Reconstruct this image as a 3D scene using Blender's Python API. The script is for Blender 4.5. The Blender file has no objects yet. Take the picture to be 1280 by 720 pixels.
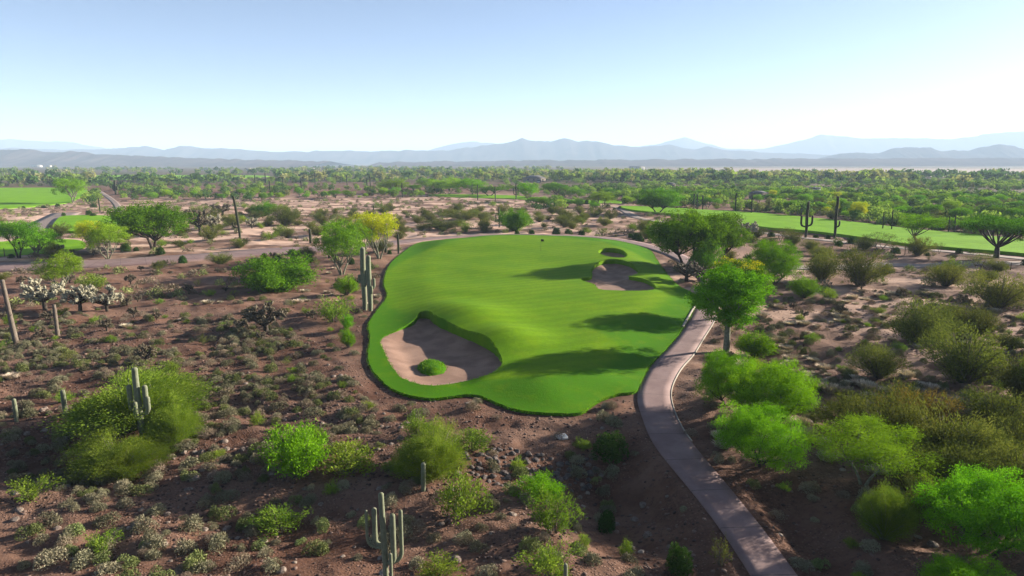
import bpy, math, random
import numpy as np
from mathutils import Vector
from mathutils.geometry import delaunay_2d_cdt

R = math.radians
H = 16.0; FPX = 853.0; PITCH = math.atan((360-203)/FPX)
CT, ST = math.cos(PITCH), math.sin(PITCH)
scene = bpy.context.scene
COL = scene.collection

# ------------------------------------------------------------------ noise
def _hash(ix, iy, seed):
    n = (ix.astype(np.int64)*374761393 + iy.astype(np.int64)*668265263 + seed*974711) & 0xffffffff
    n = ((n ^ (n >> 13))*1274126177) & 0xffffffff
    n = (n ^ (n >> 16)) & 0xffffffff
    return n/4294967295.0
def vn(x, y, seed=0):
    x = np.asarray(x, float); y = np.asarray(y, float)
    ix = np.floor(x); iy = np.floor(y); fx = x-ix; fy = y-iy
    fx = fx*fx*(3-2*fx); fy = fy*fy*(3-2*fy)
    a = _hash(ix, iy, seed); b = _hash(ix+1, iy, seed); c = _hash(ix, iy+1, seed); d = _hash(ix+1, iy+1, seed)
    return (a*(1-fx)+b*fx)*(1-fy)+(c*(1-fx)+d*fx)*fy*1.0
def fbm(x, y, seed=0, o=4):
    s = 0; a = .5; t = 0
    for i in range(o):
        s = s+a*vn(np.asarray(x)*2**i+i*17.3, np.asarray(y)*2**i+i*9.1, seed+i); t += a; a *= .5
    return s/t
def ss(t):
    t = np.clip(t, 0, 1); return t*t*(3-2*t)

# ------------------------------------------------------------------ base ground height and pixel <-> ground
def hbase(x, y):
    r = np.hypot(x, y)
    return (vn(np.asarray(x)/42.0+3.3, np.asarray(y)/42.0+1.7, 5)-.5)*0.9*np.clip(1-r/900, .2, 1)
def P(px, py, raise_=0.0):
    t = (360-py)/FPX; s = (px-640)/FPX
    dy = CT+t*ST; dz = -ST+t*CT
    k = H/-dz
    for _ in range(4):
        z = float(hbase(s*k, dy*k))+raise_
        k = (H-z)/-dz
    return (s*k, dy*k)
def G(px, py):
    x, y = P(px, py); return (x, y, float(hbase(x, y)))
def proj(x, y, z):
    x = np.asarray(x, float); y = np.asarray(y, float); zz = np.asarray(z, float)-H
    d = y*CT-zz*ST; v = y*ST+zz*CT
    return 640+FPX*x/d, 360-FPX*v/d, d
def top_height(x, y, py):
    t = (360-py)/FPX
    return y*(t*CT-ST)/(CT+t*ST)+H

# ------------------------------------------------------------------ polygons
def smooth_closed(pts, step=0.5, jit=0.0, seed=1):
    pts = np.array(pts, float); n = len(pts); out = []
    for i in range(n):
        p0, p1, p2, p3 = pts[i-1], pts[i], pts[(i+1) % n], pts[(i+2) % n]
        m = max(2, int(np.linalg.norm(p2-p1)/step))
        for k in range(m):
            t = k/m
            out.append(.5*((2*p1)+(-p0+p2)*t+(2*p0-5*p1+4*p2-p3)*t*t+(-p0+3*p1-3*p2+p3)*t**3))
    out = np.array(out)
    if jit:
        rg = np.random.default_rng(seed); out += rg.normal(0, jit, out.shape)
    return out
def smooth_open(pts, step=0.8):
    pts = np.array(pts, float); n = len(pts); out = []
    for i in range(n-1):
        p0 = pts[max(i-1, 0)]; p1 = pts[i]; p2 = pts[i+1]; p3 = pts[min(i+2, n-1)]
        m = max(2, int(np.linalg.norm(p2-p1)/step))
        for k in range(m):
            t = k/m
            out.append(.5*((2*p1)+(-p0+p2)*t+(2*p0-5*p1+4*p2-p3)*t*t+(-p0+3*p1-3*p2+p3)*t**3))
    out.append(pts[-1]); return np.array(out)
def inside(poly, x, y):
    x = np.asarray(x, float); y = np.asarray(y, float); c = np.zeros(x.shape, bool)
    x0, y0 = poly[-1]
    lo = poly.min(0); hi = poly.max(0)
    m = (x >= lo[0]) & (x <= hi[0]) & (y >= lo[1]) & (y <= hi[1])
    if not m.any(): return c
    xs = x[m]; ys = y[m]; cc = np.zeros(xs.shape, bool)
    for x1, y1 in poly:
        if y1 != y0:
            cc ^= ((y1 > ys) != (y0 > ys)) & (xs < (x0-x1)*(ys-y1)/(y0-y1)+x1)
        x0, y0 = x1, y1
    c[m] = cc; return c
def sdist(poly, x, y, far=15.0):
    """signed distance to the outline, positive inside, clipped at +-far"""
    x = np.asarray(x, float); y = np.asarray(y, float)
    d = np.full(x.shape, float(far))
    lo = poly.min(0)-far; hi = poly.max(0)+far
    m = (x >= lo[0]) & (x <= hi[0]) & (y >= lo[1]) & (y <= hi[1])
    if m.any():
        xs = x[m]; ys = y[m]; b = np.full(xs.shape, far*far)
        n = len(poly)
        for i in range(n):
            ax, ay = poly[i-1]; bx, by = poly[i]; ex = bx-ax; ey = by-ay; L = ex*ex+ey*ey+1e-9
            t = np.clip(((xs-ax)*ex+(ys-ay)*ey)/L, 0, 1)
            b = np.minimum(b, (xs-ax-t*ex)**2+(ys-ay-t*ey)**2)
        d[m] = np.sqrt(b)
    return np.where(inside(poly, x, y), d, -d)
def poly_px(pl): return [P(*p) for p in pl]

GREEN = smooth_closed(poly_px([(520,306),(495,324),(485,337),(480,355),(484,372),(470,392),(461,407),(463,425),(460,447),(465,463),(472,473),(485,485),(505,495),(540,501),(590,496),(615,504),(640,514),(665,518),(697,520),(725,519),(741,509),(757,500),(775,495),(793,493),(799,484),(810,462),(832,438),(855,410),(868,386),(872,374),(862,366),(847,358),(832,342),(820,325),(812,314),(790,306),(765,301),(727,298),(690,297),(640,296),(600,297),(565,300),(540,302)]), .5, .03)
BUNKER = smooth_closed(poly_px([(517,408),(495,417),(476,427),(481,445),(490,462),(505,478),(535,487),(560,486),(595,480),(620,473),(628,460),(617,444),(596,432),(566,419),(546,409),(536,401),(525,400)]), .35, .03, 2)
B_SMALL = smooth_closed(poly_px([(747,322),(752,317.5),(766,317),(779,320),(784,326),(778,329.5),(765,329),(753,326.5)]), .35, .02, 3)
B_BIG = smooth_closed(poly_px([(740,341),(750,333),(768,331),(787,335),(798,344),(792,349),(786,351),(802,354),(815,360),(820,367),(812,371.5),(790,373.5),(765,373),(748,371),(742,364),(727,357),(727,352.5),(739,351)]), .35, .02, 4)
ISLAND = smooth_closed(poly_px([(522,457),(527,452),(540,450),(553,452),(558,457),(553,463),(540,465.5),(528,463.5)]), .25, .03, 5)
BUNKERS = [BUNKER, B_SMALL, B_BIG]
FAIR_R = smooth_closed(poly_px([(782,262.5),(779,259),(830,261),(890,264.5),(960,269),(1060,279),(1135,288),(1200,294),(1290,303),(1420,316),(1420,338),(1290,321.5),(1200,313.5),(1135,308),(1060,297),(1010,291),(960,287),(925,281),(890,273),(815,267)]), 1.5)
FAIR_L = smooth_closed(poly_px([(-150,236),(-60,235),(20,235),(70,235),(105,237),(108,243),(95,250),(85,254),(50,258),(0,261.5),(-150,270)]), 2)
TEE_A = smooth_closed(poly_px([(66,288),(70,278),(80,272),(110,271),(138,272),(150,279),(154,285),(140,289),(112,292),(80,291)]), .8)
TEE_B = smooth_closed(poly_px([(-60,306),(0,303),(40,300),(90,300),(106,304),(104,311),(85,315),(60,317),(0,321),(-60,324)]), .8)
FAIR_C = smooth_closed(poly_px([(70,222.5),(110,219.5),(200,219),(320,219.5),(330,221.5),(250,223.5),(150,225)]), 5)
FAIR_D = smooth_closed(poly_px([(535,244),(560,243.5),(640,245),(700,250),(770,251.5),(772,254.5),(700,254),(640,249),(560,246.5)]), 3)
FAIR_E = smooth_closed(poly_px([(640,203+13.5),(700,203+12),(760,203+12.5),(850,203+14),(760,203+16),(660,203+15.5)]), 15)
TURFS = [FAIR_R, FAIR_L, TEE_A, TEE_B, FAIR_C, FAIR_D, FAIR_E]

# cart path: left edge, right edge
EL = smooth_open(poly_px([(990,800),(937,718),(900,661),(862,612),(838,583),(815,553),(802,520),(796,497),(804,474),(819,452),(836,435),(850,419),(861,400),(869,386),(879,371),(880,360),(872,347),(858,335),(838,322),(815,313),(785,305),(755,299.5),(727,296.8),(690,295.6),(640,294.8),(600,295.6),(565,298),(540,300.5),(516,304),(480,308),(440,312),(410,315),(370,317),(325,320),(270,324),(230,327.5),(180,331),(130,334),(70,337),(0,340),(-120,345)]), .6)
ER = smooth_open(poly_px([(1055,800),(996,722),(960,672),(937,643),(912,612),(885,580),(860,549),(846,525),(838,500),(840,482),(852,460),(866,445),(880,422),(889,408),(897,392),(902,374),(901,362),(893,347),(878,332),(855,319),(828,310),(795,302),(760,297),(727,295),(690,293.7),(640,293),(600,293.7),(565,295.5),(540,297),(510,300),(480,303),(440,306),(410,308.5),(370,309.5),(325,310.5),(270,316),(230,319),(180,322),(130,325),(70,327),(0,329),(-120,333)]), .6)
def resample(e, n):
    d = np.r_[0, np.cumsum(np.linalg.norm(np.diff(e, axis=0), axis=1))]
    t = np.linspace(0, d[-1], n); return np.c_[np.interp(t, d, e[:, 0]), np.interp(t, d, e[:, 1])]
_n = 420
EL = resample(EL, _n); _c = []
# match each left point to the nearest right point, monotone
j = 0; ERm = []
ERr = resample(ER, 2400)
for i in range(_n):
    k0 = j; k1 = min(len(ERr), j+60)
    d = np.linalg.norm(ERr[k0:k1]-EL[i], axis=1); j = k0+int(d.argmin()); ERm.append(ERr[j])
ER = np.array(ERm); ER[-1] = ERr[-1]
for _ in range(6):
    ER[1:-1] = (ER[:-2]+2*ER[1:-1]+ER[2:])/4; EL[1:-1] = (EL[:-2]+2*EL[1:-1]+EL[2:])/4
PATH = np.vstack([EL, ER[::-1]])
def ribbon(c, w):
    c = smooth_open(poly_px(c), 2); t = np.gradient(c, axis=0); t /= np.linalg.norm(t, axis=1)[:, None]+1e-9
    nrm = np.c_[-t[:, 1], t[:, 0]]; return c+nrm*w/2, c-nrm*w/2
P2 = ribbon([(768,258.5),(778,262),(788,268),(800,273),(850,281),(900,286),(960,292),(1000,297),(1047,302),(1100,308),(1150,312),(1200,316),(1290,325),(1400,338)], 3.2)
P3 = ribbon([(-60,345),(-20,300),(20,292),(45,284),(66,275),(84,266)], 8.0)
P4 = ribbon([(118,236),(130,243),(140,250),(147,258),(150,268),(156,276)], 2.5)
P5 = ribbon([(893,345),(925,338),(960,334),(1010,335),(1060,334),(1110,331),(1160,333),(1220,329),(1300,330)], 4.5)
RIBS = [P2, P3, P4, P5]
RIBPOLY = [np.vstack([a, b[::-1]]) for a, b in RIBS]
HARD = [GREEN, PATH]+TURFS+RIBPOLY

def mound(x, y):
    z = 0
    for (px, py, a, sx, sy) in [(588,408,1.0,4.0,4.4),(632,434,1.0,3.4,3.8),(806,336,.35,4,6),(830,354,.35,3,5),(762,310,.2,5,3),(700,480,.25,6,4),(560,395,.4,3,4)]:
        cx, cy = P(px, py); z = z+a*np.exp(-((x-cx)/sx)**2-((y-cy)/sy)**2)
    return z
def hgreen(x, y):
    x = np.asarray(x, float); y = np.asarray(y, float)
    sd = np.maximum(sdist(GREEN, x, y, 8), 0)
    return hbase(x, y)+.20+.55*ss(sd/6.5)+mound(x, y)*ss((sd+.4)/2.5)+(fbm(x/16+2, y/11, 8, 2)-.5)*.5*ss(sd/4)+(vn(x/24+2, y/19, 9)-.5)*1.1*ss(sd/8)
def hsand(x, y, poly):
    sd = np.maximum(sdist(poly, x, y, 5), 0)
    return hbase(x, y)+.16-.42*ss(sd/2.2)+(vn(x/1.3, y/1.3, 12)-.5)*.07+(vn(x/.5, y/.5, 13)-.5)*.02

def rough_mask(x, y):
    m = np.ones(np.shape(x))
    for p in HARD:
        if p is PATH: continue
        m = np.minimum(m, ss((-sdist(p, x, y, 3)-.2)/2.0))
    m = np.minimum(m, ss((-sdist(PATH, x, y, 3)-.1)/1.8))
    return m
DIPS = [(*P(775,610), 1.5, 3.4, 5.5), (*P(690,590), .8, 4.5, 3.5), (*P(985,660), 1.0, 2.2, 4.5), (*P(1090,520), .6, 4, 5), (*P(60,575), .8, 5, 3), (*P(330,640), .5, 4, 2.5), (*P(560,660), .6, 3.5, 3)]  # hollows shaped into the ground so their slopes away from the sun go dark
def hrough(x, y):
    r = np.hypot(x, y); f = np.clip((r-8)/20, 0, 1)
    a = (fbm(x/11+5, y/8, 21, 3)-.5)*.9+(fbm(x/2.3, y/2.0, 31, 3)-.5)*.66+(vn(x/.55, y/.5, 41)-.5)*.11*(r < 110)
    a = a+(fbm(x/120, y/90, 51, 3)-.5)*3.0*ss((r-250)/500)
    for cx, cy, am, sx, sy in DIPS: a = a-am*np.exp(-((x-cx)/sx)**2-((y-cy)/sy)**2)
    return a*f
def hterr(x, y):
    x = np.asarray(x, float); y = np.asarray(y, float)
    return hbase(x, y)+hrough(x, y)*rough_mask(x, y)

# ------------------------------------------------------------------ mesh helpers
def mk_mesh(name, V, faces, attrs=None, mat=None, smooth=False, mats=None, midx=None):
    me = bpy.data.meshes.new(name)
    V = np.asarray(V, np.float32); fs = [np.asarray(f, np.int32) for f in faces if len(f)]
    nl = sum(f.size for f in fs); nf = sum(len(f) for f in fs)
    me.vertices.add(len(V)); me.vertices.foreach_set('co', V.ravel())
    me.loops.add(nl); me.loops.foreach_set('vertex_index', np.concatenate([f.ravel() for f in fs]))
    me.polygons.add(nf)
    tot = np.concatenate([np.full(len(f), f.shape[1], np.int32) for f in fs])
    st = np.r_[0, np.cumsum(tot)[:-1]].astype(np.int32)
    me.polygons.foreach_set('loop_start', st)
    if smooth: me.polygons.foreach_set('use_smooth', np.ones(nf, bool))
    if midx is not None: me.polygons.foreach_set('material_index', np.asarray(midx, np.int32))
    for k, a in (attrs or {}).items():
        at = me.attributes.new(k, 'FLOAT', 'POINT'); at.data.foreach_set('value', np.asarray(a, np.float32).ravel())
    me.update(calc_edges=True); me.validate()
    if mat: me.materials.append(mat)
    for m in (mats or []): me.materials.append(m)
    return me
def link(name, data, parent=None, loc=(0, 0, 0), rot=0, scale=(1, 1, 1)):
    o = bpy.data.objects.new(name, data); COL.objects.link(o)
    o.location = loc; o.rotation_euler = (0, 0, rot); o.scale = scale
    if parent: o.parent = parent
    return o
def tag(o, label=None, cat=None, group=None, kind=None):
    if label: o['label'] = label
    if cat: o['category'] = cat
    if group: o['group'] = group
    if kind: o['kind'] = kind
    return o
class Acc:
    def __init__(s): s.V = []; s.F = {3: [], 4: []}; s.n = 0; s.A = []
    def add(s, V, F, a=0.0):
        V = np.asarray(V, float); F = np.asarray(F)
        s.V.append(V); s.F[F.shape[1]].append(F+s.n); s.n += len(V)
        s.A.append(np.broadcast_to(np.asarray(a, float), (len(V),)) if np.ndim(a) == 0 else np.asarray(a, float))
    def mesh(s, name, mat, smooth=False):
        return mk_mesh(name, np.vstack(s.V), [np.vstack(f) for f in s.F.values() if f], {'tint': np.concatenate(s.A)}, mat, smooth)
    def tube(s, path, rad, n=6, a=0.0, rib=0.0, cap=True):
        path = np.asarray(path, float); m = len(path); rad = np.broadcast_to(rad, (m,))
        t = np.gradient(path, axis=0); t /= np.linalg.norm(t, axis=1)[:, None]+1e-9
        ref = np.array([0.31, 0.95, 0.05]) if abs(t[0][1]) < .8 else np.array([1., .1, 0])
        ang = np.arange(n)*2*math.pi/n
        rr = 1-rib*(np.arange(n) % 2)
        V = []
        for i in range(m):
            u = ref-t[i]*ref.dot(t[i]); u /= np.linalg.norm(u); w = np.cross(t[i], u)
            V.append(path[i]+rad[i]*rr[:, None]*(np.cos(ang)[:, None]*u+np.sin(ang)[:, None]*w))
        V = np.vstack(V+[path[-1:]+t[-1:]*rad[-1]*.3])
        i = np.arange(m-1)[:, None]*n; k = np.arange(n)[None]; k2 = (k+1) % n
        F = np.stack([i+k, i+k2, i+n+k2, i+n+k], -1).reshape(-1, 4)
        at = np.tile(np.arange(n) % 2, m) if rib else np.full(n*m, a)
        at = np.r_[at, a]
        s.add(V, F, at)
        c = len(V)-1; b = (m-1)*n
        T = np.stack([b+np.arange(n), b+(np.arange(n)+1) % n, np.full(n, c)], -1)
        s.F[3].append(T+s.n-len(V))
def box(acc, x0, y0, z0, x1, y1, z1, a=0.0):
    V = [(x, y, z) for z in (z0, z1) for y in (y0, y1) for x in (x0, x1)]
    acc.add(V, [(0, 2, 3, 1), (4, 5, 7, 6), (0, 1, 5, 4), (2, 6, 7, 3), (0, 4, 6, 2), (1, 3, 7, 5)], a)

# ------------------------------------------------------------------ materials
def nm(name):
    m = bpy.data.materials.new(name); m.use_nodes = True; nt = m.node_tree; nt.nodes.clear()
    out = nt.nodes.new('ShaderNodeOutputMaterial'); return m, nt, out
class N:
    def __init__(s, nt): s.nt = nt
    def __call__(s, typ, **kw):
        n = s.nt.nodes.new('ShaderNode'+typ)
        for k, v in kw.items():
            if k.startswith('i_'): n.inputs[k[2:].replace('_', ' ')].default_value = v
            else: setattr(n, k, v)
        return n
    def l(s, a, b): s.nt.links.new(a, b)
    def mix(s, f, a, b, mode='MIX'):
        n = s.nt.nodes.new('ShaderNodeMix'); n.data_type = 'RGBA'; n.blend_type = mode
        for sock, v in ((n.inputs[0], f), (n.inputs[6], a), (n.inputs[7], b)):
            if isinstance(v, bpy.types.NodeSocket): s.nt.links.new(v, sock)
            elif sock == n.inputs[0]: sock.default_value = v
            else: sock.default_value = (*v, 1) if len(v) == 3 else v
        return n.outputs[2]
    def ramp(s, src, a, b, lo=0.0, hi=1.0):
        n = s.nt.nodes.new('ShaderNodeMapRange'); n.interpolation_type = 'SMOOTHSTEP'
        s.nt.links.new(src, n.inputs[0]); n.inputs[1].default_value = a; n.inputs[2].default_value = b
        n.inputs[3].default_value = lo; n.inputs[4].default_value = hi; return n.outputs[0]
    def math(s, op, a, b=None):
        n = s.nt.nodes.new('ShaderNodeMath'); n.operation = op
        for sock, v in ((n.inputs[0], a), (n.inputs[1], b)):
            if v is None: continue
            if isinstance(v, bpy.types.NodeSocket): s.nt.links.new(v, sock)
            else: sock.default_value = v
        return n.outputs[0]
    def noise(s, sc, det=4, rough=.55, vec=None, stretch=None):
        n = s.nt.nodes.new('ShaderNodeTexNoise'); n.inputs['Scale'].default_value = sc
        n.inputs['Detail'].default_value = det; n.inputs['Roughness'].default_value = rough
        if vec is None: vec = s.pos()
        if stretch:
            m = s.nt.nodes.new('ShaderNodeMapping'); m.inputs['Scale'].default_value = stretch
            s.nt.links.new(vec, m.inputs[0]); vec = m.outputs[0]
        s.nt.links.new(vec, n.inputs['Vector']); return n.outputs[0]
    def pos(s):
        if not hasattr(s, '_p'):
            s._p = s.nt.nodes.new('ShaderNodeNewGeometry').outputs['Position']
        return s._p
    def attr(s, name):
        n = s.nt.nodes.new('ShaderNodeAttribute'); n.attribute_name = name; return n.outputs['Fac']

def foliage(name, dark, light, alt=None, alt_amt=0.0, trans=.35, var=.22):
    m, nt, out = nm(name); n = N(nt)
    K = .92; dark, light = tuple(v*K for v in dark), tuple(v*K for v in light); alt = alt and tuple(v*K for v in alt)
    oi = n('ObjectInfo'); c = n.mix(n.attr('tint'), dark, light)
    if alt: c = n.mix(n.ramp(n.attr('alt'), 1-alt_amt-.1, 1-alt_amt+.1) if False else n.ramp(n.attr('tint'), 1-alt_amt, 1-alt_amt+.08), c, alt)
    hs = n('HueSaturation'); n.l(c, hs.inputs['Color'])
    n.l(n.ramp(oi.outputs['Random'], 0, 1, .488, .512), hs.inputs['Hue'])
    r2 = n.math('FRACT', n.math('MULTIPLY', oi.outputs['Random'], 7.31))
    n.l(n.ramp(r2, 0, 1, 1-var, 1+var), hs.inputs['Value'])
    d = n('BsdfDiffuse'); t = n('BsdfTranslucent'); n.l(hs.outputs[0], d.inputs[0])
    b2 = n.mix(.5, hs.outputs[0], (.9, 1, .25), 'MULTIPLY'); n.l(b2, t.inputs[0])
    mx = n('MixShader'); mx.inputs[0].default_value = trans
    n.l(d.outputs[0], mx.inputs[1]); n.l(t.outputs[0], mx.inputs[2]); n.l(mx.outputs[0], out.inputs[0])
    return m
def simple(name, c0, c1, sc=3.0, rough=.85, bump=.3, bs=20., attr=None, stretch=None, spec=.25):
    m, nt, out = nm(name); n = N(nt)
    tc = n('TexCoord').outputs['Object']
    f = n.attr(attr) if attr else n.ramp(n.noise(sc, 5, .6, tc, stretch), .35, .65)
    c = n.mix(f, c0, c1)
    if attr: c = n.mix(n.ramp(n.noise(sc, 5, .6, tc), .3, .7), c, n.mix(.5, c, (.5, .5, .5), 'MULTIPLY'))
    c = n.mix(1.0, c, (.48, .48, .48), 'MULTIPLY')
    b = n('BsdfPrincipled'); b.inputs['Roughness'].default_value = rough; b.inputs['Specular IOR Level'].default_value = spec
    n.l(c, b.inputs[0])
    if bump:
        bp = n('Bump'); bp.inputs['Strength'].default_value = bump; bp.inputs['Distance'].default_value = .05
        n.l(n.noise(bs, 4, .6, tc), bp.inputs['Height']); n.l(bp.outputs[0], b.inputs['Normal'])
    n.l(b.outputs[0], out.inputs[0]); return m

M = {}
M['palo'] = foliage('palo_verde_leaves', (.13, .25, .015), (.26, .44, .025), trans=.32)
M['palo_bright'] = foliage('bright_leaves', (.085, .21, .008), (.21, .42, .015), trans=.32)
M['yellow'] = foliage('yellow_bloom', (.26, .36, .015), (.62, .62, .02), var=.1)
M['tree_bloom'] = foliage('green_leaves_bloom', (.08, .20, .01), (.19, .38, .02), alt=(.60, .60, .02), alt_amt=.16)
M['mesquite'] = foliage('mesquite_leaves', (.055, .14, .008), (.155, .32, .014), trans=.32)
M['olive'] = foliage('olive_leaves', (.06, .08, .018), (.20, .215, .045), trans=.25)
M['rusty'] = foliage('rusty_olive_leaves', (.08, .08, .02), (.22, .15, .035), trans=.25)
M['feather'] = foliage('feathery_leaves', (.09, .17, .018), (.25, .34, .04), trans=.3)
M['round'] = foliage('clipped_leaves', (.022, .055, .012), (.06, .13, .02), trans=.15)
M['sage'] = foliage('bursage_leaves', (.12, .115, .065), (.29, .265, .17), trans=.03, var=.2)
M['sage_green'] = foliage('bursage_green_leaves', (.11, .14, .05), (.24, .28, .10), trans=.08, var=.2)
M['sage_dry'] = foliage('dry_shrub_twigs', (.15, .115, .08), (.33, .26, .19), trans=.1, var=.15)
M['straw'] = foliage('straw_blades', (.36, .29, .21), (.70, .59, .46), trans=.1, var=.2)
M['far'] = foliage('far_wood_leaves', (.11, .19, .035), (.28, .38, .07), trans=.4)
M['far_dark'] = foliage('far_dark_leaves', (.05, .10, .025), (.11, .19, .045), trans=.3)
M['far_olive'] = foliage('far_olive_leaves', (.14, .15, .06), (.26, .27, .10), trans=.3)
M['bark'] = simple('dark_bark', (.05, .036, .026), (.12, .09, .065), 4)
M['pale_bark'] = simple('pale_green_bark', (.20, .21, .12), (.38, .36, .26), 4)
M['twig'] = simple('grey_twigs', (.12, .10, .075), (.24, .20, .15), 4)
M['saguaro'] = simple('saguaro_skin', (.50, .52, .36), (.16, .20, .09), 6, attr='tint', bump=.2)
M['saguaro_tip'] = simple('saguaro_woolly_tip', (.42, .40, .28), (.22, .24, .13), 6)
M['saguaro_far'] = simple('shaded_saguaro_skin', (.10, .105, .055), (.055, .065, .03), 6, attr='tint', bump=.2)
M['snag'] = simple('dead_cactus_wood', (.16, .12, .09), (.34, .28, .22), 5, stretch=(6, 6, .6))
M['cholla'] = simple('cholla_spines', (.45, .40, .25), (.72, .68, .50), 9)
M['cholla_stem'] = simple('cholla_stem', (.05, .038, .028), (.13, .10, .07), 6)
M['cholla_dull'] = simple('dull_cholla_spines', (.14, .11, .065), (.28, .23, .15), 9)
M['rock'] = simple('desert_rock', (.20, .14, .11), (.42, .34, .28), 3)
M['rock_shade_tone'] = simple('shade_toned_rip_rap_rock', (.10, .08, .075), (.24, .19, .17), 3)  # shade over the rubble pile is put into this darker rock colour
M['rock_pale'] = simple('pale_rock', (.38, .29, .23), (.58, .47, .38), 3)
M['wood'] = simple('weathered_wood', (.16, .10, .065), (.26, .18, .12), 8)
M['white'] = simple('white_paint', (1.40, 1.38, 1.32), (1.55, 1.53, 1.47), 8, bump=0)
M['stucco'] = simple('tan_stucco', (.42, .34, .26), (.52, .43, .33), 3, bump=.1)
M['stucco_w'] = simple('white_stucco', (.66, .62, .56), (.76, .72, .66), 3, bump=.1)
M['roof'] = simple('grey_roof', (.20, .19, .19), (.30, .29, .29), 5, bump=.1)
M['roof_b'] = simple('brown_roof', (.20, .12, .08), (.28, .18, .13), 5, bump=.1)
M['glass'] = simple('window_glass', (.03, .04, .05), (.05, .06, .07), 5, rough=.15, bump=0, spec=.6)
M['black'] = simple('black_cloth', (.015, .015, .02), (.03, .03, .035), 5, bump=0)
M['curb'] = simple('pale_concrete_kerb', (.50, .44, .36), (.62, .55, .46), 2)

def ground_mat():
    m, nt, out = nm('desert_ground'); n = N(nt)
    big = n.noise(.035, 4, .6); med = n.noise(.35, 5, .6); fine = n.noise(3.5, 5, .65)
    c = n.mix(n.ramp(big, .38, .62), (.155, .082, .055), (.235, .145, .102))
    c = n.mix(n.ramp(med, .42, .62), c, (.30, .195, .14))
    c = n.mix(n.ramp(fine, .45, .75), c, (.11, .065, .05))
    vor = n('TexVoronoi'); vor.inputs['Scale'].default_value = 7.0; n.l(n.pos(), vor.inputs['Vector'])
    sp = n('SeparateColor'); n.l(vor.outputs['Color'], sp.inputs[0])
    g = n.mix(sp.outputs[0], (.05, .03, .026), (.50, .36, .28))
    gm = n.math('MULTIPLY', n.math('MULTIPLY', n.ramp(n.noise(.22, 3), .40, .58), n.ramp(vor.outputs['Distance'], .45, .25)), n.attr('gravel'))
    c = n.mix(n.math('MULTIPLY', gm, .95), c, g)
    c = n.mix(n.math('MULTIPLY', n.attr('pale'), .6), c, (.46, .36, .29))
    pale = n.math('MULTIPLY', n.ramp(n.noise(.11, 5, .62, stretch=(.55, 1.1, 1)), .44, .57), n.attr('pale'))
    c = n.mix(pale, c, (.95, .80, .66))
    c = n.mix(n.attr('green'), c, n.mix(n.ramp(n.noise(.02, 5, .7), .42, .6), (.10, .13, .05), (.20, .155, .105)))
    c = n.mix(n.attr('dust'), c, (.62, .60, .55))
    c = n.mix(n.math('MULTIPLY', n.attr('gravel'), .22), c, (.03, .018, .015))
    c = n.mix(1.0, c, (.53, .43, .395), 'MULTIPLY')
    b = n('BsdfPrincipled'); b.inputs['Roughness'].default_value = .95; b.inputs['Specular IOR Level'].default_value = .1
    n.l(c, b.inputs[0])
    bp = n('Bump'); bp.inputs['Strength'].default_value = .8; bp.inputs['Distance'].default_value = .12
    hh = n.math('ADD', n.math('MULTIPLY', fine, .7), n.math('MULTIPLY', gm, .5)); n.l(hh, bp.inputs['Height'])
    n.l(bp.outputs[0], b.inputs['Normal']); n.l(b.outputs[0], out.inputs[0]); return m
def turf_mat(name, a, b_, fringe=None, stripe=.25):
    m, nt, out = nm(name); n = N(nt)
    c = n.mix(n.ramp(n.noise(.16, 4, .6), .35, .65), a, b_)
    w = n('TexWave'); w.inputs['Scale'].default_value = .16; w.inputs['Distortion'].default_value = 1.3; w.inputs['Detail'].default_value = 2; w.inputs['Detail Scale'].default_value = .35
    mp = n('Mapping'); mp.inputs['Rotation'].default_value = (0, 0, R(62)); n.l(n.pos(), mp.inputs[0]); n.l(mp.outputs[0], w.inputs['Vector'])
    c = n.mix(n.math('MULTIPLY', n.ramp(w.outputs[1], .3, .7), stripe), c, tuple(v*.62 for v in a))
    if fringe: c = n.mix(n.attr('tint'), fringe, c)
    f = n.noise(2.2, 5, .7); c = n.mix(n.ramp(f, .42, .7, 0, .5), c, tuple(v*.72 for v in a))
    c = n.mix(n.ramp(n.noise(.45, 6, .75), .5, .66, 0, .3), c, (.17, .26, .02))
    c = n.mix(n.ramp(n.noise(14, 4, .8), .4, .65, 0, .35), c, tuple(v*.55 for v in a))
    c = n.mix(n.ramp(n.noise(.9, 4, .7), .62, .75, 0, .3), c, tuple(v*.5 for v in a))
    c = n.mix(1.0, c, (.90, .84, .27), 'MULTIPLY')
    d = n('BsdfPrincipled'); d.inputs['Roughness'].default_value = .9; d.inputs['Specular IOR Level'].default_value = .04
    n.l(c, d.inputs[0]); n.l(n.mix(.5, c, (1, 1, .3), 'MULTIPLY'), d.inputs['Sheen Tint']); d.inputs['Sheen Weight'].default_value = .05
    bp = n('Bump'); bp.inputs['Strength'].default_value = .5; bp.inputs['Distance'].default_value = .06
    n.l(n.math('ADD', n.noise(9, 4, .7), f), bp.inputs['Height']); n.l(bp.outputs[0], d.inputs['Normal'])
    n.l(d.outputs[0], out.inputs[0]); return m
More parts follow.
